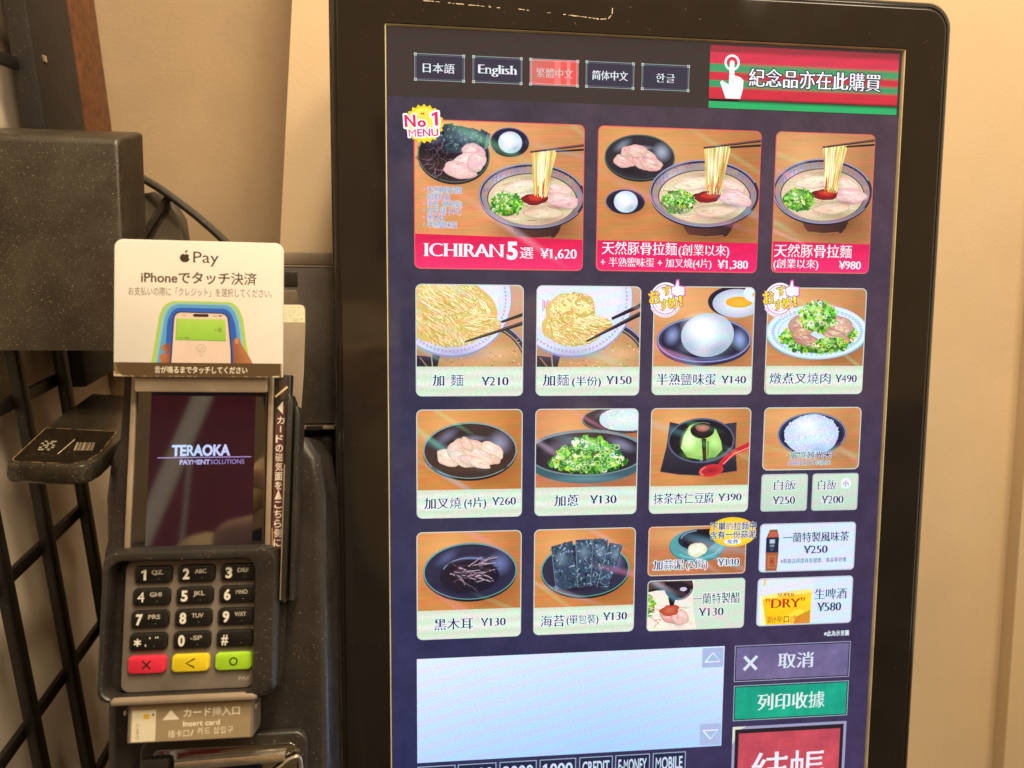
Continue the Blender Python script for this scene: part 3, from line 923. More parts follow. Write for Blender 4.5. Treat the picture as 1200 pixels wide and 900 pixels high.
def egg(a, cx, cy, rx, ry, er, rot=0):
    a.glow(cx + rx * .1, cy + ry * .35, rx * 1.25, ry * 1.15, (50, 20, 8), .65)
    a.ell(cx, cy, rx, ry, (26, 26, 48), (58, 54, 82), rot=rot, n=36)
    a.arc(cx, cy, rx * .97, ry * .97, ry * .05, (110, 118, 170), 2.4, 6.2, rot=rot)
    a.ell(cx, cy + ry * .06, rx * .8, ry * .76, (22, 20, 38), (40, 36, 60), rot=rot, n=30)
    a.ell(cx + rx * .04, cy + ry * .08, er * 1.1, er * .95, (120, 130, 150), n=26)
    a.ell(cx + rx * .03, cy, er * 1.1, er, (196, 210, 226), (240, 246, 250), n=28)
    a.glow(cx - er * .3, cy - er * .4, er * .7, er * .5, (255, 255, 255), .7); a.glow(cx + er * .5, cy + er * .55, er * .8, er * .5, (110, 130, 150), .5, -.5)
def dish(a, cx, cy, rx, ry, rim=(110, 138, 128), ins=(44, 38, 50), hi=(120, 120, 150)):
    a.glow(cx + rx * .08, cy + ry * .3, rx * 1.18, ry * 1.15, (60, 24, 8), .75, n=28)
    a.ell(cx, cy + ry * .05, rx * 1.0, ry * 1.03, (30, 26, 30), n=44)
    a.ell(cx, cy, rx, ry, rim, n=44)
    a.ell(cx, cy + ry * .015, rx * .965, ry * .955, (30, 27, 34), n=44)
    a.ell(cx, cy + ry * .03, rx * .95, ry * .93, ins, (34, 28, 36), n=44)
    a.glow(cx + rx * .62, cy - ry * .25, rx * .3, ry * .5, hi, .85, -.5); a.glow(cx - rx * .5, cy - ry * .5, rx * .35, ry * .25, hi, .45, -.6)
    a.glow(cx + rx * .05, cy - ry * .42, rx * .45, ry * .14, hi, .55); a.glow(cx - rx * .3, cy + ry * .62, rx * .6, ry * .22, (14, 10, 16), .6, .2)
def label_band(a, y, text_l, price, d, cols=((226, 234, 222), (196, 212, 184))):
    """pale strip with dark lettering; d = list of (string, x0, x1, style, yt, yb)"""
    x0, x1, y0, y1 = a.bb
    yy = a.oy + y * a.sy
    n = 5
    for k in range(n):
        ya, yb = yy + (y0 - yy) * k / n, yy + (y0 - yy) * (k + 1) / n
        f = lambda t: tuple(cols[0][i] + (cols[1][i] - cols[0][i]) * t for i in range(3))
        q = [1, .35, .75, .2, .9, .5]
        a.poly([(x0, yb), (x1, yb), (x1, ya), (x0, ya)], (lambda k: (lambda p: f(q[k]) if p[1] > (ya + yb) / 2 else f(q[k + 1])))(k), mm=True)
    for (t, xa, xb, st, yt, yb) in d:
        st = 'MB' if st == 'M' else st
        a.text(t, xa, xb, yt, yb, (34, 46, 78), st, halo=(232, 243, 246), hw=.045)
def mass(a, cx, cy, rx, ry, n, ang, seed, L=.5, w=7, pal=NOOD, curl=.3, sh=True):
    if sh: a.glow(cx, cy + ry * .2, rx * 1.15, ry * 1.15, (120, 90, 60), .5)
    n = int(n * 1.7); w = w * .6
    R = random.Random(seed)
    a.ell(cx, cy, rx, ry, (214, 182, 104), (232, 206, 130), wob=.10, seed=seed)
    a.group(40)
    for k in range(n):
        q = R.uniform(0, 2 * PI); t = R.random() ** .5 * .9
        x, y = cx + rx * t * math.cos(q), cy + ry * t * math.sin(q)
        an = ang + R.uniform(-curl, curl); pts = []; ll = R.uniform(.5, 1) * L * rx; bend = R.uniform(-.9, .9) * curl * 2
        for j in range(7):
            pts.append((x, y)); x += math.cos(an) * ll / 6; y += math.sin(an) * ll / 6; an += bend / 6
            if ((x - cx) / rx) ** 2 + ((y - cy) / ry) ** 2 > 1.05: break
        if len(pts) > 1:
            c = R.choice(pal); ww = w * R.uniform(.6, 1.05)
            a.line([(p[0] + w * .3, p[1] + w * .45) for p in pts], ww * 1.15, (200, 160, 78)); a.line(pts, ww, c, w1=ww * .7); a.line([(p[0] - w * .1, p[1] - w * .15) for p in pts], ww * .35, (254, 250, 205), w1=.5)
    a.end(); a.glow(cx - rx * .2, cy - ry * .4, rx * .8, ry * .6, (255, 252, 200), .22); a.glow(cx + rx * .1, cy + ry * .6, rx * .9, ry * .35, (170, 116, 40), .22)

# ---- row of ramen sets
RED = (226, 30, 84)
a = Art(); frame_tile(a, 14.4, 110.7, -48.3, -130.5, (222, 96, 92)); a.view((66, 96, 917, 845), (14.4, 110.7, -48.3, -130.5)); wood_bg(a)
dish(a, 262, 268, 178, 138, (76, 110, 100), (40, 34, 40))
R = random.Random(3)
for k in range(5):   # seaweed fan
    x = 215 + k * 46
    a.poly([(x - 4, 118 + k * 4), (x + 44, 112 + k * 12), (x + 30, 268 - k * 8), (x - 18, 262 - k * 4)], (52, 66, 78))
    a.end(); a.group(20)
    for j in range(26):
        px, py = x + R.uniform(-14, 38), R.uniform(125 + k * 6, 255 - k * 6)
        a.ell(px, py, R.uniform(3, 8), R.uniform(4, 12), R.choice([(28, 38, 46), (84, 104, 112), (60, 78, 88), (40, 52, 66), (112, 128, 130)]), rot=R.uniform(-.4, .4), n=6)
a.end()
a.poly([(425, 165), (440, 170), (430, 230), (410, 240)], (96, 132, 130))
a.group(24)
for k in range(60):  # wood ear strips
    q = R.uniform(0, 6.28); t = R.random() ** .5; x, y = 188 + 78 * t * math.cos(q), 275 + 78 * t * math.sin(q); an = R.uniform(0, 3.1)
    pts = []
    for j in range(6): pts.append((x, y)); x += math.cos(an) * 11; y += math.sin(an) * 11; an += R.uniform(.1, .4)
    a.line(pts, R.uniform(3, 6), R.choice([(34, 22, 30), (60, 44, 56), (110, 88, 106), (22, 16, 22), (46, 30, 40)]))
a.end(); a.glow(188, 270, 90, 90, (10, 6, 10), .5); a.glow(330, 170, 120, 60, (150, 180, 190), .3)
meat(a, 360, 262, 62, 52, .4, 20, (214, 176, 176)); meat(a, 330, 300, 74, 48, -.3, 21, (224, 190, 186)); meat(a, 290, 345, 84, 42, .12, 22, (222, 178, 176)); meat(a, 375, 300, 46, 52, .9, 23, (220, 178, 178))
egg(a, 538, 198, 98, 74, 54)
ramen(a, 655, 465, 270, 165, 11)
for k, t in enumerate(['・天然豚骨拉麵', ' (創業以來)', '・海苔 (單包裝)', '・加叉燒 (4片)', '・黑木耳', '・半熟鹽味蛋']):
    a.text(t.strip(), (112, 128, 112, 112, 112, 112)[k], (300, 244, 304, 298, 216, 276)[k], 430 + k * 35, 462 + k * 35, (50, 84, 150), 'G', halo=(222, 230, 240), hw=.045)
a.poly([(50, 668), (930, 684), (930, 860), (50, 860)], lambda p: (214, 24, 74) if p[1] < 700 else (238, 52, 110))
a.text('ICHIRAN', 112, 515, 712, 782, (250, 240, 246), 'SB'); a.text('5', 527, 582, 702, 788, (250, 240, 246), 'BB'); a.text('選', 592, 662, 726, 786, (250, 240, 246), 'MB')
a.text('¥1,620', 697, 884, 733, 782, (250, 240, 246), 'MB')
put(a, 'menu_tile', 62.5, -89, 'largest menu tile, five-item ramen set over a red price band')

a = Art(); frame_tile(a, 118.4, 215.5, -48.3, -130.3, (222, 96, 92)); a.view((34, 68, 686, 645), (118.4, 215.5, -48.3, -130.3)); wood_bg(a, (194, 134, 70))
dish(a, 200, 188, 139, 90, (70, 96, 92), (44, 42, 52), (170, 180, 200))
for k, (x, y, r) in enumerate(((140, 205, .2), (165, 180, .5), (235, 190, .5), (205, 205, .7), (245, 215, .3), (185, 165, .2))): meat(a, x, y, 46, 26, r, 30 + k, (216, 170, 160))
egg(a, 145, 366, 78, 50, 43)
ramen(a, 462, 325, 222, 135, 12)
a.poly([(20, 522), (700, 522), (700, 660), (20, 660)], lambda p: (218, 22, 82) if p[1] < 600 else (240, 40, 110))
wh = (250, 240, 246)
a.text('天然豚骨拉麵', 55, 355, 527, 578, wh, 'MB'); a.text('(創業以來)', 362, 568, 532, 578, wh, 'M'); a.text('+ 半熟鹽味蛋 + 加叉燒(4片)', 52, 497, 590, 627, wh, 'M'); a.text('¥1,380', 522, 647, 594, 628, wh, 'MB')
put(a, 'menu_tile', 167, -89, 'menu tile of ramen bowl with separate pork dish and egg')

a = Art(); frame_tile(a, 224.3, 286, -48.0, -129.8, (214, 104, 92)); a.view((742, 88, 1138, 650), (224.3, 286, -48.0, -129.8)); wood_bg(a, (190, 136, 80))
ramen(a, 936, 320, 200, 130, 13)
a.poly([(730, 524), (1150, 530), (1150, 660), (730, 660)], lambda p: (214, 24, 84) if p[1] < 600 else (236, 48, 112))
a.text('天然豚骨拉麵', 750, 1063, 535, 587, wh, 'MB'); a.text('(創業以來)', 750, 930, 594, 632, wh, 'M'); a.text('¥980', 1013, 1103, 599, 632, wh, 'MB')
put(a, 'menu_tile', 255, -89, 'menu tile of a ramen bowl alone over a red band')

# ---- second row
TB = (196, 206, 196)
def noodle_tile(x0, x1, box, big, txt, label):
    a = Art(); frame_tile(a, x0, x1, -138.9, -202.9, TB); a.view(box, (x0, x1, -138.9, -202.9))
    bx = box[0]
    a.poly([(box[0] - 10, 20), (box[2] + 10, 20), (box[2] + 10, 460), (box[0] - 10, 460)], lambda p: (206, 160, 136) if p[1] < 100 else (176, 126, 78))
    c = bx + 170
    a.ell(bx + 330, 470, 260, 260, (50, 46, 66), n=44); a.arc(bx + 330, 470, 256, 256, 6, (150, 160, 200), 3.6, 6.2); a.arc(bx + 330, 470, 232, 232, 5, (170, 150, 130), 3.6, 6.2)
    a.ell(bx + 330, 470, 222, 222, (186, 140, 92), (206, 160, 110), n=44)
    R = random.Random(bx)
    a.group(20)
    for k in range(70): a.ell(bx + R.uniform(110, 520), R.uniform(300, 446), R.uniform(2, 7), R.uniform(1.5, 4), R.choice([(226, 190, 130), (100, 120, 50), (160, 110, 66), (236, 206, 150), (150, 90, 60)]), n=7)
    a.end(); a.glow(bx + 400, 380, 160, 60, (240, 200, 150), .4)
    a.poly([(bx, 390), (bx + 110, 400), (bx + 100, 460), (bx, 460)], (46, 40, 50)); a.line([(bx + 20, 400), (bx + 60, 450)], 6, (150, 120, 90)); a.line([(bx + 78, 396), (bx + 84, 450)], 6, (170, 150, 130))
    a.ell(bx + 180, 110, 300, 290, (150, 154, 190), n=52); a.ell(bx + 180, 104, 296, 286, (206, 214, 238), (224, 228, 246), n=52)
    a.glow(bx + 330, 60, 120, 140, (250, 250, 255), .6); a.glow(bx + 200, 380, 260, 50, (120, 120, 170), .5)
    for k in range(46):    # printed ring of small figures
        q = -.5 + k * (PI + .2) / 46; px, py = bx + 180 + 270 * math.cos(q), 106 + 262 * math.sin(q)
        a.line([(px - 5, py - 2), (px + 5, py + 1)], 4, (176, 120, 150)); a.line([(px - 4, py + 5), (px + 3, py + 6)], 3, (150, 130, 180))
    a.ell(bx + 180, 90, 232, 226, (222, 226, 244), (214, 222, 242), n=44)
    if big:
        mass(a, bx + 175, 175, 215, 170, 330, .9, 41, .55, 10)
        mass(a, bx + 150, 90, 170, 100, 170, .7, 42, .6, 10, sh=False)
        mass(a, bx + 320, 235, 105, 60, 110, .15, 43, .7, 9, sh=False)
    else:
        for k in range(9): a.line([(bx + 32 + k * 8, 112 + (k % 3) * 6), (bx + 32 + k * 8, 170 - (k % 2) * 14)], 3.5, (196, 70, 80))
        mass(a, bx + 180, 250, 150, 90, 220, .6, 45, .7, 11, curl=.5); mass(a, bx + 170, 170, 118, 100, 220, .5, 44, .6, 11, curl=.9, sh=False); mass(a, bx + 270, 235, 105, 52, 110, .35, 46, .8, 10, sh=False)
        for k in range(24):
            q = R.uniform(0, 6); a.arc(bx + 190 + R.uniform(-60, 60), 150 + R.uniform(-45, 40), R.uniform(14, 40), R.uniform(12, 30), 8, R.choice(NOOD[:5]), q, q + R.uniform(2, 4), n=12)
    ce = (box[2] + 12)
    if big:
        a.line([(bx + 428, 222), (ce, 178)], 12, (34, 28, 34), w1=18); a.line([(bx + 245, 322), (ce, 222)], 9, (30, 26, 32), w1=20); a.line([(bx + 250, 319), (ce, 217)], 2, (120, 110, 120))
    else:
        a.line([(bx + 375, 205), (ce, 130)], 14, (34, 28, 36), w1=22); a.line([(bx + 250, 318), (ce, 170)], 10, (30, 26, 34), w1=24); a.line([(bx + 260, 311), (ce, 163)], 2, (120, 110, 130))
    label_band(a, 446, '', '', txt)
    put(a, 'menu_tile', (x0 + x1) / 2, -171, label)
noodle_tile(14.9, 76.6, (30, 36, 571, 596), True, [('加', 112, 172, 'M', 486, 544), ('麵', 202, 268, 'M', 486, 544), ('¥210', 358, 497, 'SB', 497, 542)], 'menu tile of a heaped noodle portion on white plate')
noodle_tile(84, 145.8, (635, 42, 1158, 592), False, [('加麵', 668, 800, 'M', 484, 542), ('(半份)', 815, 962, 'M', 494, 542), ('¥150', 987, 1118, 'SB', 491, 535)], 'menu tile of a small noodle portion on white plate')

def rec_badge(cx, cy, box, to, name_label):
    """round recommendation badge that overlaps a tile's corner"""
    a = Art(); a.view(box, to)
    X, Y = cx, cy
    a.ell(X, Y, 76, 84, (246, 244, 248), n=30, rot=.1); a.arc(X, Y, 66, 72, 4, (196, 60, 150)); a.arc(X, Y - 2, 54, 60, 3, (214, 120, 180))
    hand = [(X + 26, Y - 62), (X + 46, Y - 70), (X + 52, Y - 98), (X + 66, Y - 100), (X + 70, Y - 70), (X + 98, Y - 66), (X + 100, Y - 20), (X + 66, Y - 8), (X + 30, Y - 22)]
    a.poly(hand, (206, 90, 170)); a.poly([(X + 31, Y - 58), (X + 50, Y - 66), (X + 56, Y - 92), (X + 62, Y - 93), (X + 65, Y - 65), (X + 93, Y - 61), (X + 94, Y - 24), (X + 66, Y - 14), (X + 34, Y - 27)], (236, 240, 250))
    for k in range(3): a.line([(X + 72, Y - 52 + k * 12), (X + 93, Y - 52 + k * 12)], 2, (206, 150, 200))
    gold = (240, 214, 30)
    for (t, x0, x1, y0, y1) in (('お', -82, -26, -44, 22), ('す', -14, 30, -68, -18), ('す', -30, 18, 0, 52), ('め', 12, 62, -14, 46), ('!', 68, 84, -18, 30)):
        a.text(t, X + x0, X + x1, Y + y0, Y + y1, gold, 'BB', halo=(146, 84, 110), hw=.05, rot=-.15)
    for k, ch in enumerate('RECOMMENDED'):
        q = 2.55 - k * .2; px, py = X + 74 * math.cos(q), Y + 82 * math.sin(q)
        a.text(ch, px - 5, px + 5, py - 6, py + 6, (170, 90, 150), 'G', halo=(240, 236, 244), hw=.12, rot=q - PI / 2)
    return a

a = Art(); frame_tile(a, 153.3, 215.1, -138.5, -202.7, TB); a.view((62, 46, 570, 590), (153.3, 215.1, -138.5, -202.7)); wood_bg(a, (206, 146, 86))
a.ell(468, 120, 136, 78, (36, 34, 52), n=36); a.ell(474, 116, 122, 66, (20, 20, 34), n=36)
a.ell(480, 128, 124, 72, (176, 186, 206), (240, 244, 250), n=36); a.ell(490, 122, 68, 28, (226, 166, 40), (240, 184, 60), n=26); a.ell(572, 78, 62, 44, (220, 228, 240), n=24); a.ell(575, 84, 20, 14, (232, 168, 48), n=16)
a.glow(330, 370, 270, 120, (60, 24, 8), .75)
a.ell(320, 330, 236, 112, (42, 44, 74), n=48); a.ell(320, 312, 238, 116, (54, 56, 88), n=48); a.arc(320, 312, 233, 111, 6, (140, 150, 200))
a.ell(320, 312, 218, 98, (34, 34, 60), (26, 24, 44), n=44)
a.glow(160, 290, 46, 60, (150, 165, 220), .8, .3); a.glow(500, 310, 46, 66, (150, 170, 230), .9, -.3); a.glow(320, 400, 180, 26, (110, 120, 180), .5)
a.ell(330, 372, 120, 30, (18, 16, 26), n=30)
a.ell(336, 288, 134, 110, (176, 190, 208), (234, 242, 248), n=40, rot=-.12); a.glow(300, 245, 110, 80, (255, 255, 255), .8); a.glow(390, 360, 110, 60, (110, 130, 160), .55, -.5); a.glow(240, 350, 70, 50, (130, 150, 180), .4)
a.glow(322, 374, 34, 26, (216, 180, 190), .5)
label_band(a, 446, '', '', [('半熟鹽味蛋', 85, 388, 'M', 482, 540), ('¥140', 412, 540, 'SB', 492, 533)])
put(a, 'menu_tile', 184, -171, 'menu tile of a soft boiled egg in a blue bowl')
put(rec_badge(118, 112, (62, 46, 570, 590), (153.3, 215.1, -138.5, -202.7), ''), 'recommendation_badge', 160, -147, 'round badge over the egg tile', H0 + .5)

a = Art(); frame_tile(a, 223, 285.6, -138.4, -202.6, TB); a.view((634, 50, 1128, 588), (223, 285.6, -138.4, -202.6)); wood_bg(a, (196, 140, 80))
a.glow(900, 340, 290, 120, (60, 24, 8), .7)
a.ell(888, 292, 252, 120, (110, 140, 150), n=48); a.ell(888, 272, 254, 138, (176, 206, 226), n=48); a.ell(888, 270, 248, 132, (214, 232, 244), (190, 216, 236), n=48)
R = random.Random(5)
for k in range(56):
    q = k * 2 * PI / 56; px, py = 888 + 222 * math.cos(q), 272 + 112 * math.sin(q)
    a.line([(px - 8, py), (px, py - 7), (px + 8, py)], 3.5, (110, 156, 206)); a.ell(px, py + 5, 4, 4, (130, 172, 214), n=7)
a.arc(888, 272, 196, 96, 3, (140, 180, 216))
scallions(a, 770, 300, 70, 46, 60, 12, 60); scallions(a, 1020, 290, 66, 52, 60, 12, 61); scallions(a, 890, 345, 150, 34, 90, 12, 62)
meat(a, 800, 240, 60, 50, .3, 63, (184, 140, 122)); meat(a, 1000, 240, 64, 50, .6, 64, (190, 146, 130)); meat(a, 830, 310, 70, 34, .4, 65, (176, 126, 110)); meat(a, 975, 290, 78, 32, .35, 66, (184, 136, 120)); meat(a, 820, 265, 60, 26, -.4, 67, (196, 144, 112))
a.ell(930, 318, 40, 18, (50, 34, 30), n=16); scallions(a, 960, 330, 90, 30, 40, 11, 68)
scallions(a, 885, 195, 94, 78, 190, 12, 69)
for k in range(12): a.arc(R.uniform(770, 1040), R.uniform(220, 355), 9, 8, 4, R.choice([(190, 226, 130), (220, 240, 180)]), n=10)
label_band(a, 443, '', '', [('燉煮叉燒肉', 655, 962, 'M', 478, 534), ('¥490', 985, 1095, 'SB', 487, 528)])
put(a, 'menu_tile', 254, -171, 'menu tile of braised pork and scallions on a patterned plate')
put(rec_badge(690, 112, (634, 50, 1128, 588), (223, 285.6, -138.4, -202.6), ''), 'recommendation_badge', 230, -147, 'round badge over the braised pork tile', H0 + .5)

# ---- third row
a = Art(); frame_tile(a, 15, 76.6, -210.5, -274.4, TB); a.view((35, 42, 566, 588), (15, 76.6, -210.5, -274.4)); wood_bg(a, (198, 134, 62))
dish(a, 303, 248, 236, 142, (130, 150, 146), (62, 46, 44), (150, 150, 180)); a.ell(303, 300, 130, 60, (84, 58, 40), (50, 36, 30), n=26)
a.ell(300, 330, 190, 34, (60, 44, 38), (80, 56, 44), n=26)
for k, (x, y, rx, ry, r) in enumerate(((195, 285, 66, 40, .3), (240, 240, 52, 50, -.5), (270, 290, 72, 38, .3), (330, 225, 66, 30, .3), (410, 255, 66, 44, .5), (390, 290, 64, 30, .3), (345, 275, 76, 34, .5), (310, 300, 70, 26, .25), (350, 312, 58, 24, .3), (285, 215, 40, 26, .8))): meat(a, x, y, rx, ry, r, 70 + k, (218, 178, 156) if k % 2 else (228, 196, 176))
label_band(a, 444, '', '', [('加叉燒', 72, 258, 'M', 482, 540), ('(4片)', 272, 384, 'M', 484, 536), ('¥260', 412, 535, 'SB', 485, 526)])
put(a, 'menu_tile', 46, -242, 'menu tile of sliced pork in a round dark dish')

a = Art(); frame_tile(a, 84, 145.8, -210.5, -274.4, TB); a.view((632, 38, 1142, 573), (84, 145.8, -210.5, -274.4)); wood_bg(a, (196, 126, 76))
dish(a, 1060, 92, 200, 66, (120, 132, 130), (56, 44, 50)); a.ell(1085, 92, 138, 62, (196, 214, 220), (226, 238, 240), wob=.05, seed=4)
R = random.Random(8)
for k in range(60): a.ell(1085 + R.uniform(-120, 60), 92 + R.uniform(-44, 44), 5, 4, R.choice([(210, 226, 190), (240, 246, 240), (226, 234, 170), (190, 210, 200)]), n=6)
a.glow(888, 350, 320, 110, (60, 24, 8), .7)
a.ell(888, 300, 290, 112, (60, 92, 100), n=48); a.ell(888, 258, 296, 116, (120, 140, 142), n=48); a.ell(888, 262, 284, 106, (48, 40, 52), (36, 30, 42), n=48); a.glow(1060, 220, 90, 36, (150, 150, 180), .7, .4)
a.glow(760, 220, 120, 40, (120, 110, 140), .5, -.3); a.glow(888, 390, 250, 30, (110, 160, 170), .5)
scallions(a, 895, 300, 190, 58, 330, 13, 80); scallions(a, 895, 262, 150, 50, 260, 13, 81); scallions(a, 900, 222, 92, 46, 160, 13, 82)
for k in range(50):
    x, y = 895 + R.uniform(-150, 150), 275 + R.uniform(-50, 60); a.arc(x, y, R.uniform(8, 15), R.uniform(7, 12), 5, R.choice([(60, 140, 60), (120, 200, 90), (170, 220, 120), (40, 110, 60)]), n=10)
label_band(a, 430, '', '', [('加蔥', 728, 850, 'MB', 468, 526), ('¥130', 905, 1040, 'SB', 472, 516)])
put(a, 'menu_tile', 115, -242, 'menu tile of chopped scallions in a dark bowl')

a = Art(); frame_tile(a, 153.4, 215.5, -210.5, -274.6, TB); a.view((55, 38, 552, 562), (153.4, 215.5, -210.5, -274.6)); wood_bg(a, (200, 140, 72))
a.poly([(148, 106), (200, 118), (300, 122), (420, 118), (480, 110), (478, 230), (490, 355), (400, 366), (300, 374), (180, 366), (106, 352), (134, 230)], lambda p: (40, 36, 46) if p[1] > 250 else (58, 52, 66))
a.line([(106, 352), (200, 368), (300, 374), (400, 366), (490, 355)], 4, (120, 90, 80))
a.ell(306, 200, 166, 112, (88, 92, 120), n=44); a.ell(306, 200, 158, 104, (30, 28, 36), (50, 40, 40), n=44); a.arc(306, 214, 150, 86, 8, (100, 104, 126), .3, 1.6)
a.poly([(205, 235), (215, 180), (245, 125), (290, 108), (340, 112), (380, 150), (405, 205), (412, 245), (380, 282), (310, 296), (240, 282)], (166, 214, 112))
a.glow(255, 200, 44, 80, (222, 246, 180), .8, .2); a.glow(372, 215, 34, 66, (200, 236, 150), .7, -.2); a.glow(330, 285, 90, 18, (60, 100, 40), .5)
a.poly([(306, 190), (330, 190), (334, 300), (318, 306)], (60, 40, 34)); a.poly([(334, 200), (346, 205), (345, 270), (336, 290)], (110, 150, 60))
a.glow(240, 190, 40, 70, (240, 255, 210), .6, .3); a.glow(370, 260, 60, 50, (70, 120, 40), .55); a.glow(240, 270, 50, 30, (90, 140, 50), .5)
a.ell(310, 148, 60, 42, (28, 22, 24), (64, 46, 42), n=28); a.arc(310, 148, 56, 38, 4, (120, 110, 100), 3.4, 5.4); a.ell(310, 138, 32, 18, (150, 84, 76), (196, 122, 112), wob=.15, seed=3, n=18)
a.line([(400, 330), (430, 290), (470, 262), (560, 222)], 22, (196, 40, 50), w1=34); a.line([(420, 318), (470, 268), (560, 232)], 7, (240, 130, 120)); a.ell(360, 350, 62, 30, (206, 50, 56), (150, 30, 40), rot=-.15, n=28); a.arc(360, 350, 55, 24, 5, (240, 130, 120), 2.4, 4.2, rot=-.15)
label_band(a, 424, '', '', [('抹茶杏仁豆腐', 76, 378, 'M', 460, 514), ('¥390', 398, 518, 'SB', 466, 504)])
put(a, 'menu_tile', 184, -242, 'menu tile of green pudding with a red spoon')

a = Art(); frame_tile(a, 223.6, 286, -210.5, -249.2, TB); a.view((620, 32, 1106, 344), (223.6, 286, -210.5, -249.2)); wood_bg(a, (206, 150, 84))
a.ell(862, 165, 172, 106, (50, 54, 84), n=44); a.arc(862, 165, 168, 102, 5, (130, 140, 180), 2.2, 6.8); a.ell(862, 170, 154, 92, (34, 34, 58), n=40)
a.ell(860, 168, 138, 98, (186, 202, 228), (220, 230, 246), wob=.035, seed=6, n=44)
a.group(30)
for k in range(260):
    q = R.uniform(0, 6.28); t = R.random() ** .5; a.ell(860 + 140 * t * math.cos(q), 166 + 96 * t * math.sin(q), 6, 2.6, R.choice([(200, 214, 236), (232, 240, 250), (180, 196, 226), (214, 226, 244)]), rot=R.uniform(0, 3), n=6)
a.end(); a.glow(830, 120, 90, 50, (255, 255, 255), .5); a.glow(900, 240, 110, 40, (120, 140, 190), .5)
a.text('嚴選越光米', 756, 965, 252, 288, (40, 50, 90), 'GB', halo=(226, 236, 246), hw=.04); a.text('店舖使用日本國產米', 748, 962, 296, 320, (50, 60, 100), 'G', halo=(220, 230, 242), hw=.045)
a.text('-', 735, 748, 268, 272, (220, 232, 246), 'GB'); a.text('-', 970, 984, 264, 268, (220, 232, 246), 'GB')
put(a, 'menu_tile', 255, -230, 'menu tile of white rice in a dark bowl')
def small_button(x0, x1, y0, y1, rows, cols, lab, name='menu_button', circ=None):
    a = Art(); frame_tile(a, x0, x1, y0, y1, (176, 190, 184), 1.9, .7); a.view((0, 0, 1, 1), (0, 1, 0, -1))
    bx0, bx1, by0, by1 = a.bb
    a.poly([(bx0, by0), (bx1, by0), (bx1, by1), (bx0, by1)], lambda p: cols[0] if p[1] > (by0 + by1) / 2 else cols[1], mm=True)
    if circ: a.ell(*circ, (226, 232, 240), n=18)
    for (t, xa, xb, ya, yb, st) in rows: a.text(t, xa, xb, ya, yb, (34, 46, 78), st, halo=(236, 244, 246) if cols[0][0] < 220 else None, hw=.045)
    return a
put(small_button(223.5, 253.3, -251.5, -274.7, [('白飯', 231.6, 245.8, 255.2, 261.7, 'M'), ('¥250', 231, 245.6, 265.3, 270.4, 'SB')], ((200, 216, 196), (186, 206, 188)), ''), 'menu_button', 238.5, -263, 'pale button for a full bowl of rice')
put(small_button(256.2, 286.2, -251.6, -274.9, [('白飯', 259.8, 272, 255.4, 262, 'M'), ('小', 276, 280, 256, 260.4, 'M'), ('¥200', 262.6, 277, 265.4, 270.6, 'SB')], ((200, 216, 196), (186, 206, 188)), '', circ=(278, 258, 3.4, 3.4)), 'menu_button', 271, -263, 'pale button for a small bowl of rice')

# ---- fourth row
a = Art(); frame_tile(a, 14.8, 76.6, -282.5, -347.6, TB); a.view((36, 76, 562, 612), (14.8, 76.6, -282.5, -347.6)); wood_bg(a, (200, 134, 66))
dish(a, 304, 275, 236, 142, (96, 150, 150), (44, 42, 70), (110, 120, 170)); a.ell(300, 300, 150, 84, (30, 26, 44), (22, 18, 30), n=30); a.arc(300, 290, 140, 82, 7, (110, 120, 160), 3.5, 5.4)
R = random.Random(17)
for k in range(64):
    x, y = 290 + R.uniform(-110, 70), 290 + R.uniform(-56, 46); an = R.uniform(-.7, .9); pts = []
    for j in range(8): pts.append((x, y)); x += math.cos(an) * 13; y += math.sin(an) * 13 * .8; an += R.uniform(-.25, .35)
    a.line(pts, R.uniform(4, 9), R.choice([(40, 28, 40), (84, 66, 82), (150, 126, 142), (60, 46, 60), (28, 20, 30), (180, 158, 170), (50, 36, 50)]), w1=3)
label_band(a, 466, '', '', [('黑木耳', 120, 318, 'M', 508, 566), ('¥130', 356, 484, 'SB', 512, 554)])
put(a, 'menu_tile', 46, -315, 'menu tile of dark wood ear strips in a dish')

a = Art(); frame_tile(a, 84, 145.8, -282.5, -347.4, TB); a.view((624, 62, 1134, 590), (84, 145.8, -282.5, -347.4)); wood_bg(a, (200, 134, 66))
dish(a, 882, 268, 224, 136, (84, 158, 146), (50, 46, 70), (110, 120, 160))
for i, (p, q, r, s_) in enumerate((((708, 148), (812, 122), (850, 352), (738, 372)), ((830, 118), (914, 116), (912, 350), (846, 356)), ((918, 116), (992, 116), (970, 335), (908, 350)), ((1000, 134), (1066, 148), (1000, 372), (940, 356)))):
    a.poly([p, q, r, s_], (58, 74, 96))
    a.end(); a.group(30)
    for k in range(110):
        u, v = R.random(), R.random()
        x = (p[0] * (1 - u) + q[0] * u) * (1 - v) + (s_[0] * (1 - u) + r[0] * u) * v; y = (p[1] * (1 - u) + q[1] * u) * (1 - v) + (s_[1] * (1 - u) + r[1] * u) * v
        a.ell(x, y, R.uniform(4, 13), R.uniform(2, 5), R.choice([(34, 44, 60), (90, 112, 140), (120, 146, 172), (46, 60, 80), (70, 90, 112), (28, 34, 48), (150, 172, 186), (70, 96, 70) if i == 0 else (60, 76, 100)]), rot=R.uniform(0, 3), n=6)
    a.end(); a.glow((p[0] + q[0]) / 2, p[1] + 60, 40, 50, (170, 200, 220), .3); a.glow((r[0] + s_[0]) / 2, r[1] - 40, 50, 50, (10, 16, 30), .35)
    a.line([q, r], 3, (24, 30, 42)); a.line([p, s_], 2, (130, 156, 170))
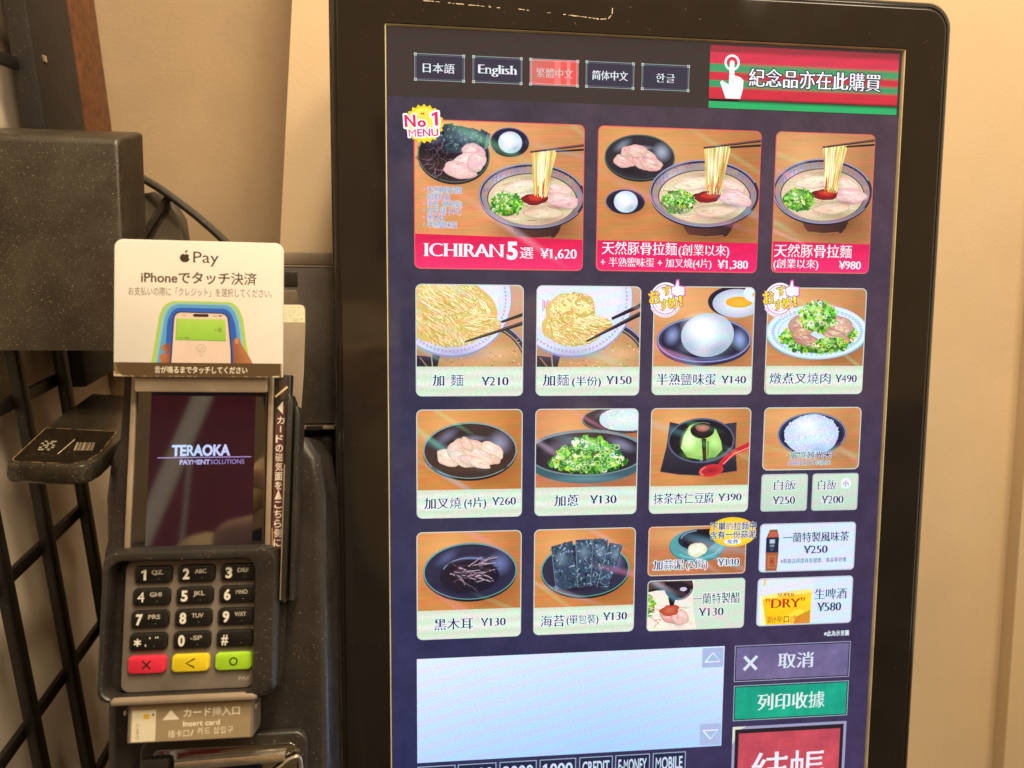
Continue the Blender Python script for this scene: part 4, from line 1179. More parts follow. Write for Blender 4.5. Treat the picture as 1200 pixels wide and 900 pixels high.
label_band(a, 452, '', '', [('海苔', 658, 782, 'M', 492, 550), ('(單包裝)', 790, 952, 'M', 494, 540), ('¥130', 974, 1098, 'SB', 486, 528)])
put(a, 'menu_tile', 115, -315, 'menu tile of upright seaweed sheets in a dish')

a = Art(); frame_tile(a, 153.6, 215.3, -282.6, -313.2, (210, 190, 160), 2.6); a.view((42, 50, 533, 296), (153.6, 215.3, -282.6, -313.2)); wood_bg(a, (190, 126, 74))
a.ell(288, 150, 142, 84, (60, 120, 128), n=40); a.ell(288, 146, 138, 80, (84, 158, 160), (60, 120, 130), n=40); a.arc(288, 146, 120, 66, 6, (120, 190, 190), .2, 2.4)
a.ell(285, 120, 96, 50, (40, 40, 60), n=30); a.poly([(210, 150), (235, 84), (270, 68), (350, 66), (372, 100), (352, 160), (290, 150)], (26, 24, 34)); a.arc(290, 120, 88, 46, 6, (130, 140, 170), 3.3, 4.6)
a.ell(286, 170, 48, 36, (206, 214, 170), (240, 242, 214), wob=.08, seed=9); 
for k in range(30): a.ell(286 + R.uniform(-38, 38), 168 + R.uniform(-24, 26), 7, 5, R.choice([(250, 250, 230), (222, 226, 186), (240, 240, 206)]), n=7)
a.text('加蒜泥', 68, 220, 218, 266, (34, 46, 82), 'MB', halo=(226, 236, 240), hw=.06); a.text('(2份)', 232, 340, 218, 264, (34, 46, 82), 'M', halo=(226, 236, 240), hw=.06); a.text('¥130', 392, 500, 218, 254, (34, 46, 82), 'SB', halo=(230, 236, 240), hw=.07)
put(a, 'menu_tile', 184, -298, 'menu tile of garlic paste in a teal spoon dish')
a = Art(); a.view((42, 50, 533, 296), (153.6, 215.3, -282.6, -313.2))
a.ell(462, 84, 118, 74, (236, 190, 30), (246, 222, 90), n=34, rot=.05)
a.text('下單的拉麵中', 348, 578, 36, 74, (40, 56, 96), 'GB', halo=(226, 234, 240), hw=.035); a.text('含有一份蒜泥', 346, 578, 78, 116, (40, 56, 96), 'GB', halo=(226, 234, 240), hw=.035)
a.ell(462, 133, 44, 15, (226, 236, 240), n=20); a.text('免費', 434, 490, 122, 144, (40, 56, 96), 'MB')
put(a, 'free_garlic_badge', 206, -287, None, H0 + .5)

a = Art(); frame_tile(a, 153.8, 215.6, -316, -347.8, (196, 204, 190), 2.6); a.view((38, 316, 525, 566), (153.8, 215.6, -316, -347.8))
a.rect(20, 300, 540, 580, (198, 216, 194)); a.poly([(20, 300), (270, 300), (262, 430), (290, 580), (20, 580)], (232, 224, 206))
a.rect(20, 300, 130, 366, (80, 56, 44)); a.line([(20, 372), (140, 350)], 10, (30, 26, 30)); scallions(a, 50, 440, 26, 60, 26, 9, 90)
for k in range(60): a.line([(R.uniform(40, 250), R.uniform(440, 540)), (R.uniform(60, 270), R.uniform(450, 550))], 4, R.choice([(240, 232, 212), (222, 190, 160), (206, 150, 120), (246, 240, 230)]))
meat(a, 165, 490, 66, 44, .3, 91, (206, 150, 140)); meat(a, 200, 500, 44, 40, .9, 92, (214, 170, 160)); a.ell(150, 465, 50, 26, (176, 60, 40), (206, 110, 80), wob=.2, seed=5)
a.ell(192, 350, 72, 66, (26, 20, 26), (44, 34, 40), n=34); a.poly([(140, 400), (180, 396), (170, 440), (150, 442)], (30, 22, 26)); a.ell(215, 362, 18, 10, (190, 190, 210), n=14); a.arc(192, 352, 64, 58, 6, (130, 120, 140), .2, 1.6)
a.text('一蘭特製醋', 262, 500, 386, 440, (34, 46, 78), 'MB', halo=(226, 238, 230), hw=.06); a.text('¥130', 294, 420, 458, 500, (34, 46, 78), 'SB', halo=(226, 238, 230), hw=.05)
put(a, 'menu_tile', 184, -332, 'menu tile of black ladle pouring vinegar')

a = Art(); frame_tile(a, 223.8, 286.1, -282.4, -313, (188, 196, 206), 2.6, .8); a.view((600, 32, 1080, 278), (223.8, 286.1, -282.4, -313))
a.rect(580, 20, 1100, 290, (206, 220, 240))
a.poly([(648, 62), (650, 42), (684, 42), (686, 62)], (214, 224, 234)); a.poly([(650, 62), (686, 62), (694, 96), (696, 180), (690, 272), (634, 272), (632, 180), (634, 100)], (150, 84, 60))
a.poly([(652, 72), (682, 72), (688, 98), (646, 98)], (190, 96, 70)); a.poly([(632, 102), (696, 102), (694, 178), (632, 178)], (34, 40, 64)); a.rect(650, 112, 676, 132, (180, 190, 206)); a.rect(652, 138, 674, 150, (120, 130, 150)); a.rect(654, 154, 672, 170, (60, 70, 96))
a.poly([(634, 186), (694, 186), (690, 268), (636, 268)], (168, 92, 58)); a.ring(645, 196, 683, 256, 4, 3, (206, 130, 80)); a.text('茶', 655, 673, 214, 234, (110, 50, 36), 'MB')
a.text('一蘭特製風味茶', 716, 1048, 80, 130, (34, 46, 78), 'MB'); a.text('¥250', 820, 942, 148, 188, (34, 46, 78), 'SB'); a.text('※瓶裝品保證具有健康、美容等效果', 708, 1040, 212, 236, (60, 70, 106), 'G')
put(a, 'menu_tile', 255, -298, 'menu tile of a bottled brown tea')

a = Art(); frame_tile(a, 223.6, 286, -316.8, -347.4, (188, 196, 206), 2.6, .8); a.view((588, 305, 1066, 544), (223.6, 286, -316.8, -347.4))
a.rect(570, 290, 1090, 560, (204, 220, 240)); a.poly([(606, 302), (870, 302), (860, 545), (600, 545)], (216, 222, 228))
a.poly([(604, 395), (740, 376), (860, 366), (858, 560), (632, 560)], lambda p: (240, 190, 20) if p[0] < 760 else (246, 206, 40)); a.poly([(604, 395), (860, 366), (860, 384), (606, 412)], (250, 224, 120))
a.poly([(602, 395), (612, 395), (640, 560), (612, 560)], (250, 236, 190)); a.poly([(730, 520), (760, 480), (810, 460), (830, 490), (800, 540), (740, 545)], (250, 214, 60)); a.poly([(790, 500), (856, 470), (856, 545), (770, 545)], (206, 140, 40))
rd = (176, 50, 30)
a.text('SUPER', 690, 776, 382, 400, rd, 'SB'); a.text('"DRY"', 628, 830, 408, 456, rd, 'SB'); a.text('新!辛口', 642, 752, 496, 530, rd, 'GB'); a.text('(生)', 758, 806, 496, 530, (206, 110, 40), 'GB')
a.poly([(618, 312), (630, 308), (626, 340), (616, 344)], (220, 190, 110))
a.text('生啤酒', 874, 1038, 366, 420, (34, 46, 78), 'M'); a.text('¥580', 890, 1012, 436, 480, (34, 46, 78), 'SB')
put(a, 'menu_tile', 255, -332, 'menu tile of a yellow glass of draft beer')

# starburst over the first tile
a = Art(); a.view((66, 96, 917, 845), (14.4, 110.7, -48.3, -130.5))
st = []
for k in range(40):
    q = k * PI / 20; r = 97 if k % 2 == 0 else 84
    st.append((117 + r * math.cos(q), 122 + r * math.sin(q)))
a.poly(st, (240, 206, 40)); a.ell(117, 122, 78, 76, (250, 232, 90), (246, 214, 60), n=30)
pk = (232, 40, 84)
for (t, x0, x1, y0, y1, rr) in (('N', 22, 76, 82, 138, -.05), ('o', 84, 126, 92, 136, -.05), ('.', 134, 144, 122, 132, 0), ('1', 154, 184, 62, 128, -.05)):
    a.text(t, x0, x1, y0, y1, pk, 'GB' if t in '.1' else 'BB', halo=(252, 240, 244), hw=.1, rot=rr)
a.poly([(100, 76), (106, 62), (110, 74), (118, 62), (118, 78)], pk)
a.text('MENU', 42, 186, 148, 184, pk, 'GB', halo=(252, 240, 244), hw=.13, rot=-.07)
put(a, 'best_seller_badge', 20, -51, 'yellow starburst badge at the upper left of the first tile', H0 + 1.1)

# small caption, order panel, buttons
a = Art(); a.view((0, 0, 1, 1), (0, 1, 0, -1)); a.text('※此為示意圖', 268.5, 285, 352.2, 355.6, (220, 226, 236), 'GB')
put(a, 'caption', 277, -354)
a = Art()
x0, x1, y0, y1 = 14.7, 203.8, -359.2, -424
n = 10
for i in range(n):
    for j in range(n):
        f = lambda u, v: lin((200 - 38 * v + 30 * abs(u - .62) ** 1.5, 216 - 20 * v + 12 * abs(u - .62), 238 - 1 * v))
        u0, u1, v0, v1 = i / n, (i + 1) / n, j / n, (j + 1) / n
        X = lambda u: x0 + (x1 - x0) * u
        Y = lambda v: y0 + (y1 - y0) * v
        a.tri([(X(u0), Y(v1)), (X(u1), Y(v1)), (X(u1), Y(v0)), (X(u0), Y(v0))], [f(u0, v1), f(u1, v1), f(u1, v0), f(u0, v0)])
put(a, 'order_list_panel', 109, -391, 'empty pale blue order list area')
for (ya, yb, dn) in ((-360, -372.6, 0), (-409, -423.2, 1)):
    a = Art(); a.view((0, 0, 1, 1), (0, 1, 0, -1))
    a.rr(189.6, -ya, 203.2, -yb, .8, (160, 178, 212))
    c = -(ya + yb) / 2; s_ = -1 if dn else 1
    a.line([(191.6, c + 2.6 * s_), (196.5, c - 3.0 * s_), (201.4, c + 2.6 * s_), (191.6, c + 2.6 * s_)], .9, (220, 228, 242))
    put(a, 'scroll_button', 196.4, (ya + yb) / 2, 'scroll button with a downward triangle' if dn else 'scroll button with an upward triangle', H0 + .05)
def big_button(x0, x1, y0, y1, col, edge, bw=.45):
    a = Art(); a.view((0, 0, 1, 1), (0, 1, 0, -1))
    a.rect(x0, -y0, x1, -y1, (30, 26, 40)); a.mat = 2; a.rect(x0 + 1.1, -y0 + 1.1, x1 - 1.1, -y1 - 1.1, col); a.mat = 0
    a.ring(x0, -y0, x1, -y1, .2, bw, edge)
    return a
wt = (206, 214, 228)
a = big_button(210.5, 286.5, -359.4, -382.8, (104, 98, 134), (160, 160, 190))
a.line([(216.8, 366.6), (225, 375.2)], 1.9, wt); a.line([(225, 366.6), (216.8, 375.2)], 1.9, wt); a.text('取消', 238.6, 262.6, 365.4, 375.4, wt, 'MB')
put(a, 'cancel_button', 248.5, -371, 'dull violet button with a cross')
a = big_button(210.8, 286.5, -385.3, -408.4, (22, 156, 122), (150, 180, 190))
a.text('列印收據', 226.4, 271, 391.6, 402.2, (214, 226, 226), 'MB')
put(a, 'receipt_button', 248.6, -397, 'green button with four white characters')
a = Art(); a.view((0, 0, 1, 1), (0, 1, 0, -1))
a.rect(210.9, 412.2, 286.4, 470, (148, 148, 178)); a.rect(212.6, 414, 284.6, 468.4, (36, 30, 36)); a.mat = 2; a.rect(215, 416.8, 282.4, 466, (186, 74, 84)); a.mat = 0
for k in range(14): a.ell(R.uniform(217, 280), R.uniform(418, 464), R.uniform(.4, 2.2), R.uniform(.3, 1.2), (206, 70, 62), wob=.3, n=10)
a.poly([(210.9, 412.2), (220, 412.2), (216, 414), (212.4, 414), (212.4, 421), (210.9, 424)], (206, 214, 190))
a.text('結帳', 224, 273, 430.5, 456, (222, 222, 232), 'MB')
put(a, 'checkout_button', 248.6, -441, 'large red button at the bottom right of the display')
# payment badges under the order list
bd = [(14.7, 37.5, '10000', 430.8, 438), (39, 62.3, '5000', 430.8, 438), (64.2, 87, '2000', 430.8, 438), (88.8, 111.4, '1000', 430.8, 438), (113.4, 134.4, 'CREDIT', 430.8, 438), (136, 158, 'E-MONEY', 430.8, 438), (159.8, 181, 'MOBILE', 430.8, 438)]
for (xa, xb, t, ya, yb) in bd:
    a = Art(); a.view((0, 0, 1, 1), (0, 1, 0, -1))
    a.rect(xa, 426.4, xb, 440.4, (30, 38, 66)); a.ring(xa, 426.4, xb, 440.4, .2, .55, (150, 166, 190))
    a.text(t, xa + 2, xb - 2, 428.9 + .4, 437.2, (196, 210, 230), 'GB')
    put(a, 'payment_badge', (xa + xb) / 2, -433)
a = Art(); a.rect(14.7, -442.6, 203.8, -500, (150, 186, 236)); put(a, 'lower_panel', 109, -471)
# no tint strip is drawn at the left of the panel

# ---------------------------------------------------------------- the card terminal on its stand
TF = frame((-85.82, -72.72, -288.02), 11.7)
def lbl_font(a, t, x0, x1, y0, y1, col, sty='G', **k): a.text(t, x0, x1, y0, y1, col, sty, **k)

ped = empty('terminal_stand', mat=TF)
tag(ped, 'dark dusty plastic pedestal that carries the card terminal beside the kiosk', 'stand')
pout = [(-42, -190), (62, -190), (59.4, -85), (57.4, -6), (56.3, 45), (53.5, 64), (47, 73.5), (38, 76), (-36, 80), (-44, 76), (-48.4, 64), (-49.6, 45), (-46.5, 0), (-43, -85)]
plate('body', M['ped'], ped, pout, -60, -14, 6, seg=4)
plate('slot_mouth', M['term_dark'], ped, rrect(-26, 50.5, -120, -66.5, 6), -13.5, -9, 1.6)
plate('slot_dark_panel', M['glass'], ped, rrect(-20, 46, -118, -71.5, 4), -12, -8.7, .4)  # black panel in place of an open cavity, its shade put into the colour
bm = bmesh.new(); bm_box(bm, -10.5, 39, -79.4, -75.4, -9, -3.5, .5); o = link('metal_bar', to_mesh(bm, 'metal_bar', True), M['metal'], ped); o.rotation_euler = (0, 0, math.radians(1.6)); o.location = (0, .0, 0)
tube('lever', M['metal'], ped, spline([(31, -86, -6), (38, -81.5, -5), (43.5, -77.5, -5), (47.2, -77.5, -6), (48.2, -84, -7), (48.5, -95, -7)]), 1.0)
box('slot_trim', M['term'], ped, -24, -11, -90, -74, -9, -5, 2)

term = empty('card_terminal', mat=TF)
tag(term, 'dark payment terminal with number keypad and glossy small screen', 'card terminal')
out = [(-35.2, 110), (-36.4, 60), (-38.6, 30), (-40.6, 20), (-40.2, -34), (-38, -41), (-33, -45.5), (33, -46.5), (36, -43), (38, -34), (38.6, 8), (38, 17), (36, 25), (34.6, 32), (34.2, 60), (34, 110)]
plate('body', M['term'], term, out[::-1], -18, -3.2, 2.2)
# raised rim round the keypad
Rr = lambda x0, x1, y0, y1, r: rrect(x0, x1, y0, y1, r, 8)
loft('keypad_rim', M['term'], term, [(Rr(-40.4, 38.2, -46, 22.5, (5, 5, 7, 7)), -6), (Rr(-40.2, 38, -45.8, 22.2, (5, 5, 7, 7)), 4.4), (Rr(-39.2, 36.6, -44.8, 20.8, (6.5, 6, 7, 7)), 7.0), (Rr(-37.8, 34.4, -44.2, 19.4, (6, 5.4, 8.5, 8)), 7.6),
      (Rr(-37.2, 28.4, -43.6, 17.2, (5.4, 4, 6, 7)), 7.2), (Rr(-36.6, 27.6, -43.2, 16.6, (5.2, 3.6, 5.4, 6.4)), 5.8), (Rr(-36.2, 27.4, -43.0, 16.4, (5.2, 3.6, 5.2, 6.2)), -.3)], cap0=False, cap1=False)
box('bottom_lip', M['trim'], term, -33.5, 30.5, -46.6, -43.2, 0, 7.8, 1.4)
plate('keypad_plate', M['pad'], term, Rr(-31.8, 27.3, -42.9, 16.2, 4), -.8, .4, .4)
# glass front of the upper half, picture area, frame bars
plate('screen_glass', M['glass'], term, rrect(-30.4, 30.2, 19.6, 108, 1.2), -2.6, -.6, .5)
a = Art()
a.rect(-24, 21, 24.6, 106, (16, 8, 16))
a.h = .12
a.view((0, 0, 1, 1), (0, 1, 0, 1))
def flipped(fn):
    a.view((0, 0, 1, 1), (0, 1, 0, -1)); fn()
lg = (190, 205, 250)
flipped(lambda: (a.text('TERAOKA', -13.6, 13.4, -69.9, -64.9, lg, 'BB'), a.rect(-20, -64.2, 23.2, -63.8, (170, 150, 210)), a.text('PAYMENT', -9.8, 4.2, -62.9, -60.7, (180, 170, 220), 'BB'), a.text('SOLUTIONS', 4.5, 20, -62.9, -60.7, (150, 140, 200), 'G')))
a.build('lcd_picture', screen_mat('terminal_lcd', 'flat', .9, .03, 2.3), term, (0, 60), False, -.55)
box('frame_bar', M['trim'], term, -33.2, -30.6, 19, 108, -2, .4, .7)
box('frame_bar', M['trim'], term, 30.6, 33.2, 19, 108, -2, .4, .7)
# swipe reader: label strip and two rails with the gap between
a = Art(); a.view((0, 0, 1, 1), (0, 1, 0, -1))
a.poly([(33.6, -20.5), (38.0, -19.6), (38.8, -90), (34.2, -84)], (92, 50, 44))
a.poly([(37.6, -91), (37.6, -84.5), (34.9, -87.5)], (235, 225, 210))
a.poly([(35.2, -100), (39.2, -104), (38.4, -92), (36.2, -91)], (70, 52, 38)); a.line([(33.8, -93), (39.5, -98)], 1, (235, 210, 160)); a.line([(33.7, -30), (34, -20.5)], .35, (206, 160, 110))
a.text('カ', 34.9, 38.4, -83.4, -79.6, (240, 228, 214), 'GB')
a.rect(36.4, -78.8, 36.95, -75.6, (240, 228, 214))
a.text('ドの磁気面を▲こちら側に', 34.5, 38, -74.8, -20.6, (240, 228, 214), 'GB', vertical=True)
a.build('swipe_label', M['print'], term, (36, 55), False, -.9)
plate('swipe_base', M['term'], term, [(33.4, 18), (39.2, 18), (41, 104), (33.6, 104)], -8, -1.1, .4)
bm = bmesh.new()
rail = plate('swipe_rail', M['term_dark'], term, [(39.4, -4), (41.2, -4.5), (43, 90), (41.6, 94), (40.4, 94)], -10, 4, .7)
plate('swipe_rail', M['term_dark'], term, [(42.6, -4), (44.4, -4), (46.2, 84), (45, 88), (43.9, 88)], -12, 2.5, .7)
plate('swipe_edge', M['trim'], term, [(38.9, -3), (39.3, -3.2), (40.0, 60), (39.6, 60)], -6, 4.3, .1)
# keys
leg = [('1', 'QZ.'), ('2', 'ABC'), ('3', 'DEF'), ('4', 'GHI'), ('5', 'JKL'), ('6', 'MNO'), ('7', 'PRS'), ('8', 'TUV'), ('9', 'WXY'), ('*', ", ' \""), ('0', '-SP'), ('#', '')]
km = None
def key_mesh(w=16.8, h=8.0):
    L = []
    pts = rrect(-w / 2, w / 2, -h / 2, h / 2, 2.2, 5)
    L = [(pts, 0), (pts, 1.3), (inset(pts, .35), 1.9), (inset(pts, .9), 2.15)]
    return L
proto = {}
for i in range(15):
    r, c = divmod(i, 3)
    x = (c - 1) * 19.25 + (.25 - r * .3 if r else .4); y = 10 - r * 10.05 - (.2 if r == 4 else 0)
    mt = 'key' if i < 12 else ('key_red', 'key_yellow', 'key_green')[i - 12]
    if mt in proto: k = proto[mt].copy(); COL.objects.link(k); k.parent = term
    else: k = loft('key', M[mt], term, key_mesh()); proto[mt] = k
    k.location = (x / 1000, y / 1000, .0003)
    a = Art(); a.view((0, 0, 1, 1), (0, 1, 0, -1)); wc = (232, 226, 212)
    if i < 12:
        if leg[i][0] == '*': [a.line([(-4.6 - 1.7 * math.cos(q), .2 - 1.7 * math.sin(q)), (-4.6 + 1.7 * math.cos(q), .2 + 1.7 * math.sin(q))], .7, wc) for q in (PI / 2, PI / 6, -PI / 6)]; a.ell(-1, 1.6, .3, .5, wc, n=6); a.ell(.8, -1.6, .3, .5, wc, n=6); a.ell(3.4, -1.8, .3, .5, wc, n=6); a.ell(4.3, -1.8, .3, .5, wc, n=6)
        else: a.text(leg[i][0], -6 if i else -5.2, -3, -2.3, 2.3, wc, 'GB' if leg[i][0] in '#1' else 'BB')
        if leg[i][1] and i != 9: a.text(leg[i][1], -.6, 4.6, -2.0, -.1, (190, 182, 168), 'GB')
    else:
        dk = (40, 30, 20)
        if i == 12: a.line([(-1.8, -1.8), (1.8, 1.8)], .75, dk); a.line([(1.8, -1.8), (-1.8, 1.8)], .75, dk)
        if i == 13: a.line([(2, -2), (-1.8, 0), (2, 2)], .75, dk)
        if i == 14: a.arc(0, 0, 1.6, 1.6, .65, dk)
        k['label'] = ('red cancel key with a cross', 'yellow correction key with an arrowhead', 'green confirm key with a ring')[i - 12]
    g = a.build('key_legend', M['print'], k, (0, 0), False, 2.17)
# small mark at the lower right of the plate
a = Art(); a.view((0, 0, 1, 1), (0, 1, 0, -1)); a.text('PAX', 20.4, 25.5, 37.6, 39.4, (190, 175, 150), 'G'); a.build('plate_mark', M['print'], term, (0, 0), False, .42)
# card slot label under the keypad
ins = plate('card_slot_label', M['pad'], term, rrect(-26.8, 28, -64.2, -47.0, .8), -12, 3.6, .5)
a = Art(); a.view((45, 158, 655, 352), (-25.6, 27, -47.6, -63.6))
a.rect(45, 158, 655, 352, (158, 138, 106)); a.rect(52, 186, 172, 350, (224, 214, 186)); a.rect(110, 206, 138, 232, (222, 178, 40)); a.ell(157, 211, 5, 6, (60, 50, 40), n=8)
for k, ch in enumerate('CARD'): a.text(ch, 72, 92, 258 + k * 21, 274 + k * 21, (140, 130, 104), 'G', rot=PI / 2)
wq = (240, 230, 206)
a.poly([(204, 242), (290, 242), (247, 190)], wq); a.text('カード挿入口', 310, 598, 186, 232, wq, 'GB'); a.text('Insert card', 310, 497, 252, 280, wq, 'GB'); a.text('插卡口', 236, 342, 298, 336, wq, 'G'); a.text('/', 350, 364, 300, 330, wq, 'GB'); a.text('카드 삽입구', 384, 566, 290, 328, wq, 'G')
a.build('slot_lettering', M['print'], ins, (0, 0), False, 3.62)
for sx in (-28.6, 28.6): box('label_clip', M['trim'], term, sx - .5, sx + .5, -52, -50, -2.5, 3, .3)

# ---------------------------------------------------------------- the sign above the terminal
PF = frame((-83.49, -60.86, -153.87), 5, -.55)
sign = empty('payment_sign', mat=PF)
tag(sign, 'cream contactless payment card showing a phone, standing above the terminal screen', 'sign card')
plate('card', M['white'], sign, rrect(-38.6, 37.6, -32.8, 31, (.6, .6, 4, 4), 8), -1.6, 0, .3)
a = Art(.002)
a.view((20, 28, 1033, 878), (-38.5, 37.6, 31, -32.8))
a.set_clip(rrect(-38.4, 37.4, -32.6, 30.8, (.5, .5, 3.9, 3.9), 6))
ink = (66, 52, 40)
a.text('Pay', 487, 640, 93, 163, ink, 'G')
a.text('iPhoneでタッチ決済', 177, 872, 222, 296, (92, 74, 58), 'GB')
a.text('お支払いの際に「クレジット」を選択してください。', 104, 966, 322, 374, (120, 98, 76), 'G')
# fruit mark with a leaf and a bite
L = []
for k in range(41):
    q = -PI / 2 + k * 2 * PI / 40
    r = 1 - .16 * math.exp(-((q + PI / 2) % (2 * PI)) ** 2 * 7) - .16 * math.exp(-((2 * PI - (q + PI / 2)) % (2 * PI)) ** 2 * 7) - .08 * math.exp(-(q - PI / 2) ** 2 * 9)
    x, y = 437 + 31 * r * math.cos(q) * (1 - .12 * max(0, math.sin(q))), 136 + 29 * r * math.sin(q)
    d = math.hypot(x - 476, y - 130)
    if d < 17: x, y = 476 - 17 * abs(476 - x) / d, 130 + 17 * (y - 130) / d
    L.append((x, y))
a.poly(L[:-1], ink)
a.poly([(437, 104), (439, 94), (446, 88), (454, 86), (452, 96), (446, 102)], ink)
# glow bands round the phone
for (x0, x1, xb0, xb1, yt, r, c) in ((272, 800, 240, 822, 404, 96, (176, 214, 92)), (290, 782, 262, 800, 416, 88, (150, 206, 226)), (306, 768, 276, 786, 424, 84, (96, 170, 226)), (326, 748, 322, 760, 446, 70, (44, 100, 214))):
    P = [(xb0, 795), (x0 + 6, 560), (x0 + 14, yt + r)]
    for k in range(1, 7): q = PI + k * PI / 14; P.append((x0 + 20 + r + r * math.cos(q), yt + r + r * math.sin(q)))
    P.append((x0 + 30 + r, yt))
    for k in range(1, 7): q = 1.5 * PI + k * PI / 14; P.append((x1 - 20 - r + r * math.cos(q), yt + r + r * math.sin(q)))
    P += [(x1 - 8, yt + r + 20), (x1 + 2, 600), (xb1 + 10, 795)]
    a.poly(P, c)
a.poly([(352, 800), (358, 700), (368, 520), (374, 492), (392, 474), (412, 470), (662, 474), (688, 482), (702, 500), (706, 530), (722, 700), (728, 800)], (60, 40, 62))
a.poly([(360, 800), (366, 700), (376, 522), (381, 498), (396, 482), (414, 477), (660, 481), (682, 489), (694, 506), (698, 534), (714, 700), (718, 800)], (236, 214, 200))
a.rr(488, 483, 582, 502, 9, (50, 36, 40)); a.text('9:41', 420, 446, 488, 497, (110, 90, 84), 'G'); a.rect(604, 492, 634, 497, (150, 128, 118)); a.rr(642, 489, 662, 498, 3, (100, 82, 80))
a.poly([(390, 513), (682, 516), (688, 652), (384, 648)], lambda p: (178, 222, 96) if p[1] < 600 else (152, 210, 72))
a.poly([(390, 513), (394, 513), (388, 648), (384, 648)], (120, 180, 60)); a.poly([(384, 643), (688, 647), (688, 652), (384, 648)], (110, 170, 60))
for k in range(4): a.arc(622, 582, 8 + k * 9, 8 + k * 9, 4, (90, 110, 60), -.5, .5, n=8) if k else a.ell(624, 582, 4, 4, (90, 110, 60), n=8)
a.line([(400, 633), (428, 634)], 3, (120, 140, 70)); a.text('1234', 438, 466, 628, 638, (70, 90, 50), 'GB')
a.arc(538, 698, 27, 23, 2.6, (176, 158, 150)); a.line([(526, 700), (535, 709), (551, 689)], 2.8, (176, 158, 150)); a.text('完了', 526, 550, 736, 746, (176, 158, 150), 'G')
sk = (178, 118, 78)
a.poly([(352, 668), (330, 672), (300, 686), (298, 702), (312, 716), (340, 726), (352, 732)], lambda p: (196, 134, 92) if p[0] < 325 else (140, 84, 56)); a.poly([(352, 726), (310, 730), (290, 744), (290, 768), (300, 800), (352, 800)], lambda p: (190, 126, 86) if p[0] < 325 else (146, 88, 60))
a.poly([(728, 664), (734, 640), (752, 626), (768, 632), (778, 660), (800, 700), (836, 760), (856, 800), (734, 800), (732, 730)], lambda p: (150, 92, 62) if p[0] < 745 else (188, 126, 86))
a.ell(752, 650, 12, 18, (206, 148, 108), n=14)
a.poly([(10, 789), (1050, 789), (1050, 890), (10, 890)], (92, 72, 46))
a.text('音が鳴るまでタッチしてください', 262, 818, 812, 854, (244, 236, 214), 'GB')
a.poly([(20, 845), (40, 850), (84, 876), (60, 880), (20, 880)], (196, 180, 148)); a.poly([(22, 800), (34, 792), (44, 842), (60, 862), (30, 862)], (126, 104, 74))
a.poly([(972, 868), (1012, 866), (1014, 880), (970, 880)], (214, 200, 170)); a.poly([(1020, 792), (1032, 790), (1032, 880), (1024, 880)], (180, 160, 128))
R = random.Random(77)
for k in range(26): a.poly([(40 + k * 38, 872 + R.uniform(-2, 2)), (52 + k * 38 + R.uniform(0, 16), 870), (60 + k * 38, 880), (36 + k * 38, 880)], (176, 158, 124)) if R.random() < .6 else None
a.build('sign_print', M['print'], sign, (0, 0), False, .01)
plate('sign_holder', M['trim'], sign, rrect(-30, 30, -40, -20, 1), -5, -1.7, .5)

# ---------------------------------------------------------------- other equipment on the left
def tagd(o, *a_, **k): return tag(o, *a_, **k)
# large dusty box
bx = empty('equipment_box', W(-190, 12, -118))
tag(bx, 'large dusty matt black plastic case at the upper left, above the code reader', 'equipment box')
pr = [(0, 60.5), (0, 57.8), (1.2, 55.4), (34, 69.5), (36, 68), (36, -58), (0, -58)]
bm = bmesh.new()
prof = [(-2.0, -59.5), (-2.0, 52.5), (-1.0, 55.5), (2, 57.8), (31, 67.6), (34, 67.6), (34, -57.5)]
A_ = [bm.verts.new((-110, y, z)) for y, z in prof]; B_ = [bm.verts.new((44.5, y, z)) for y, z in prof]
for i in range(len(prof)):
    j = (i + 1) % len(prof); bm.faces.new((A_[i], A_[j], B_[j], B_[i]))
bm.faces.new(A_); bm.faces.new(B_)
bmesh.ops.recalc_face_normals(bm, faces=bm.faces)
es = [e for e in bm.edges if abs(e.verts[0].co.x - e.verts[1].co.x) < 1e-3 and e.verts[0].co.x > 40]
bmesh.ops.bevel(bm, geom=es, offset=2.6, segments=4, affect='EDGES', profile=.5, clamp_overlap=True)
link('housing', to_mesh(bm, 'housing', True), M['dusty'], bx)
box('wall_mount', M['arm'], bx, -80, 20, 34, 70, -30, 30, 2)
# arm and cable beside it
arm = plate('support_arm', M['arm'], None, [(-170, -130), (-136.5, -130), (-136.3, -112), (-138.5, -94), (-145.5, -81), (-149, -78.5), (-154, -77.8), (-163, -80), (-170, -82)], -96, -82, 1.5, loc=W(0, 0, 0), axes='xzy')
tag(arm, 'grey-brown rounded support arm emerging behind the dusty box', 'support arm')
ar2 = tube('bracing', M['cable'], None, [(-144, 79, -82), (-164, 79, -114)], 2.6, loc=W(0, 0, 0)); ar2.parent = arm; ar2.location = (0, 0, 0)
cb = tube('power_cable', M['cable'], None, spline([(-205, 84, -52), (-180, 80, -58), (-162, 78, -69), (-144, 74, -80), (-122, 72, -97), (-104, 70, -114), (-88, 66, -134), (-74, 60, -160)], 8), 2.5, 10, loc=W(0, 0, 0))
tag(cb, 'black cable curving down from the dusty box behind the payment sign', 'cable')
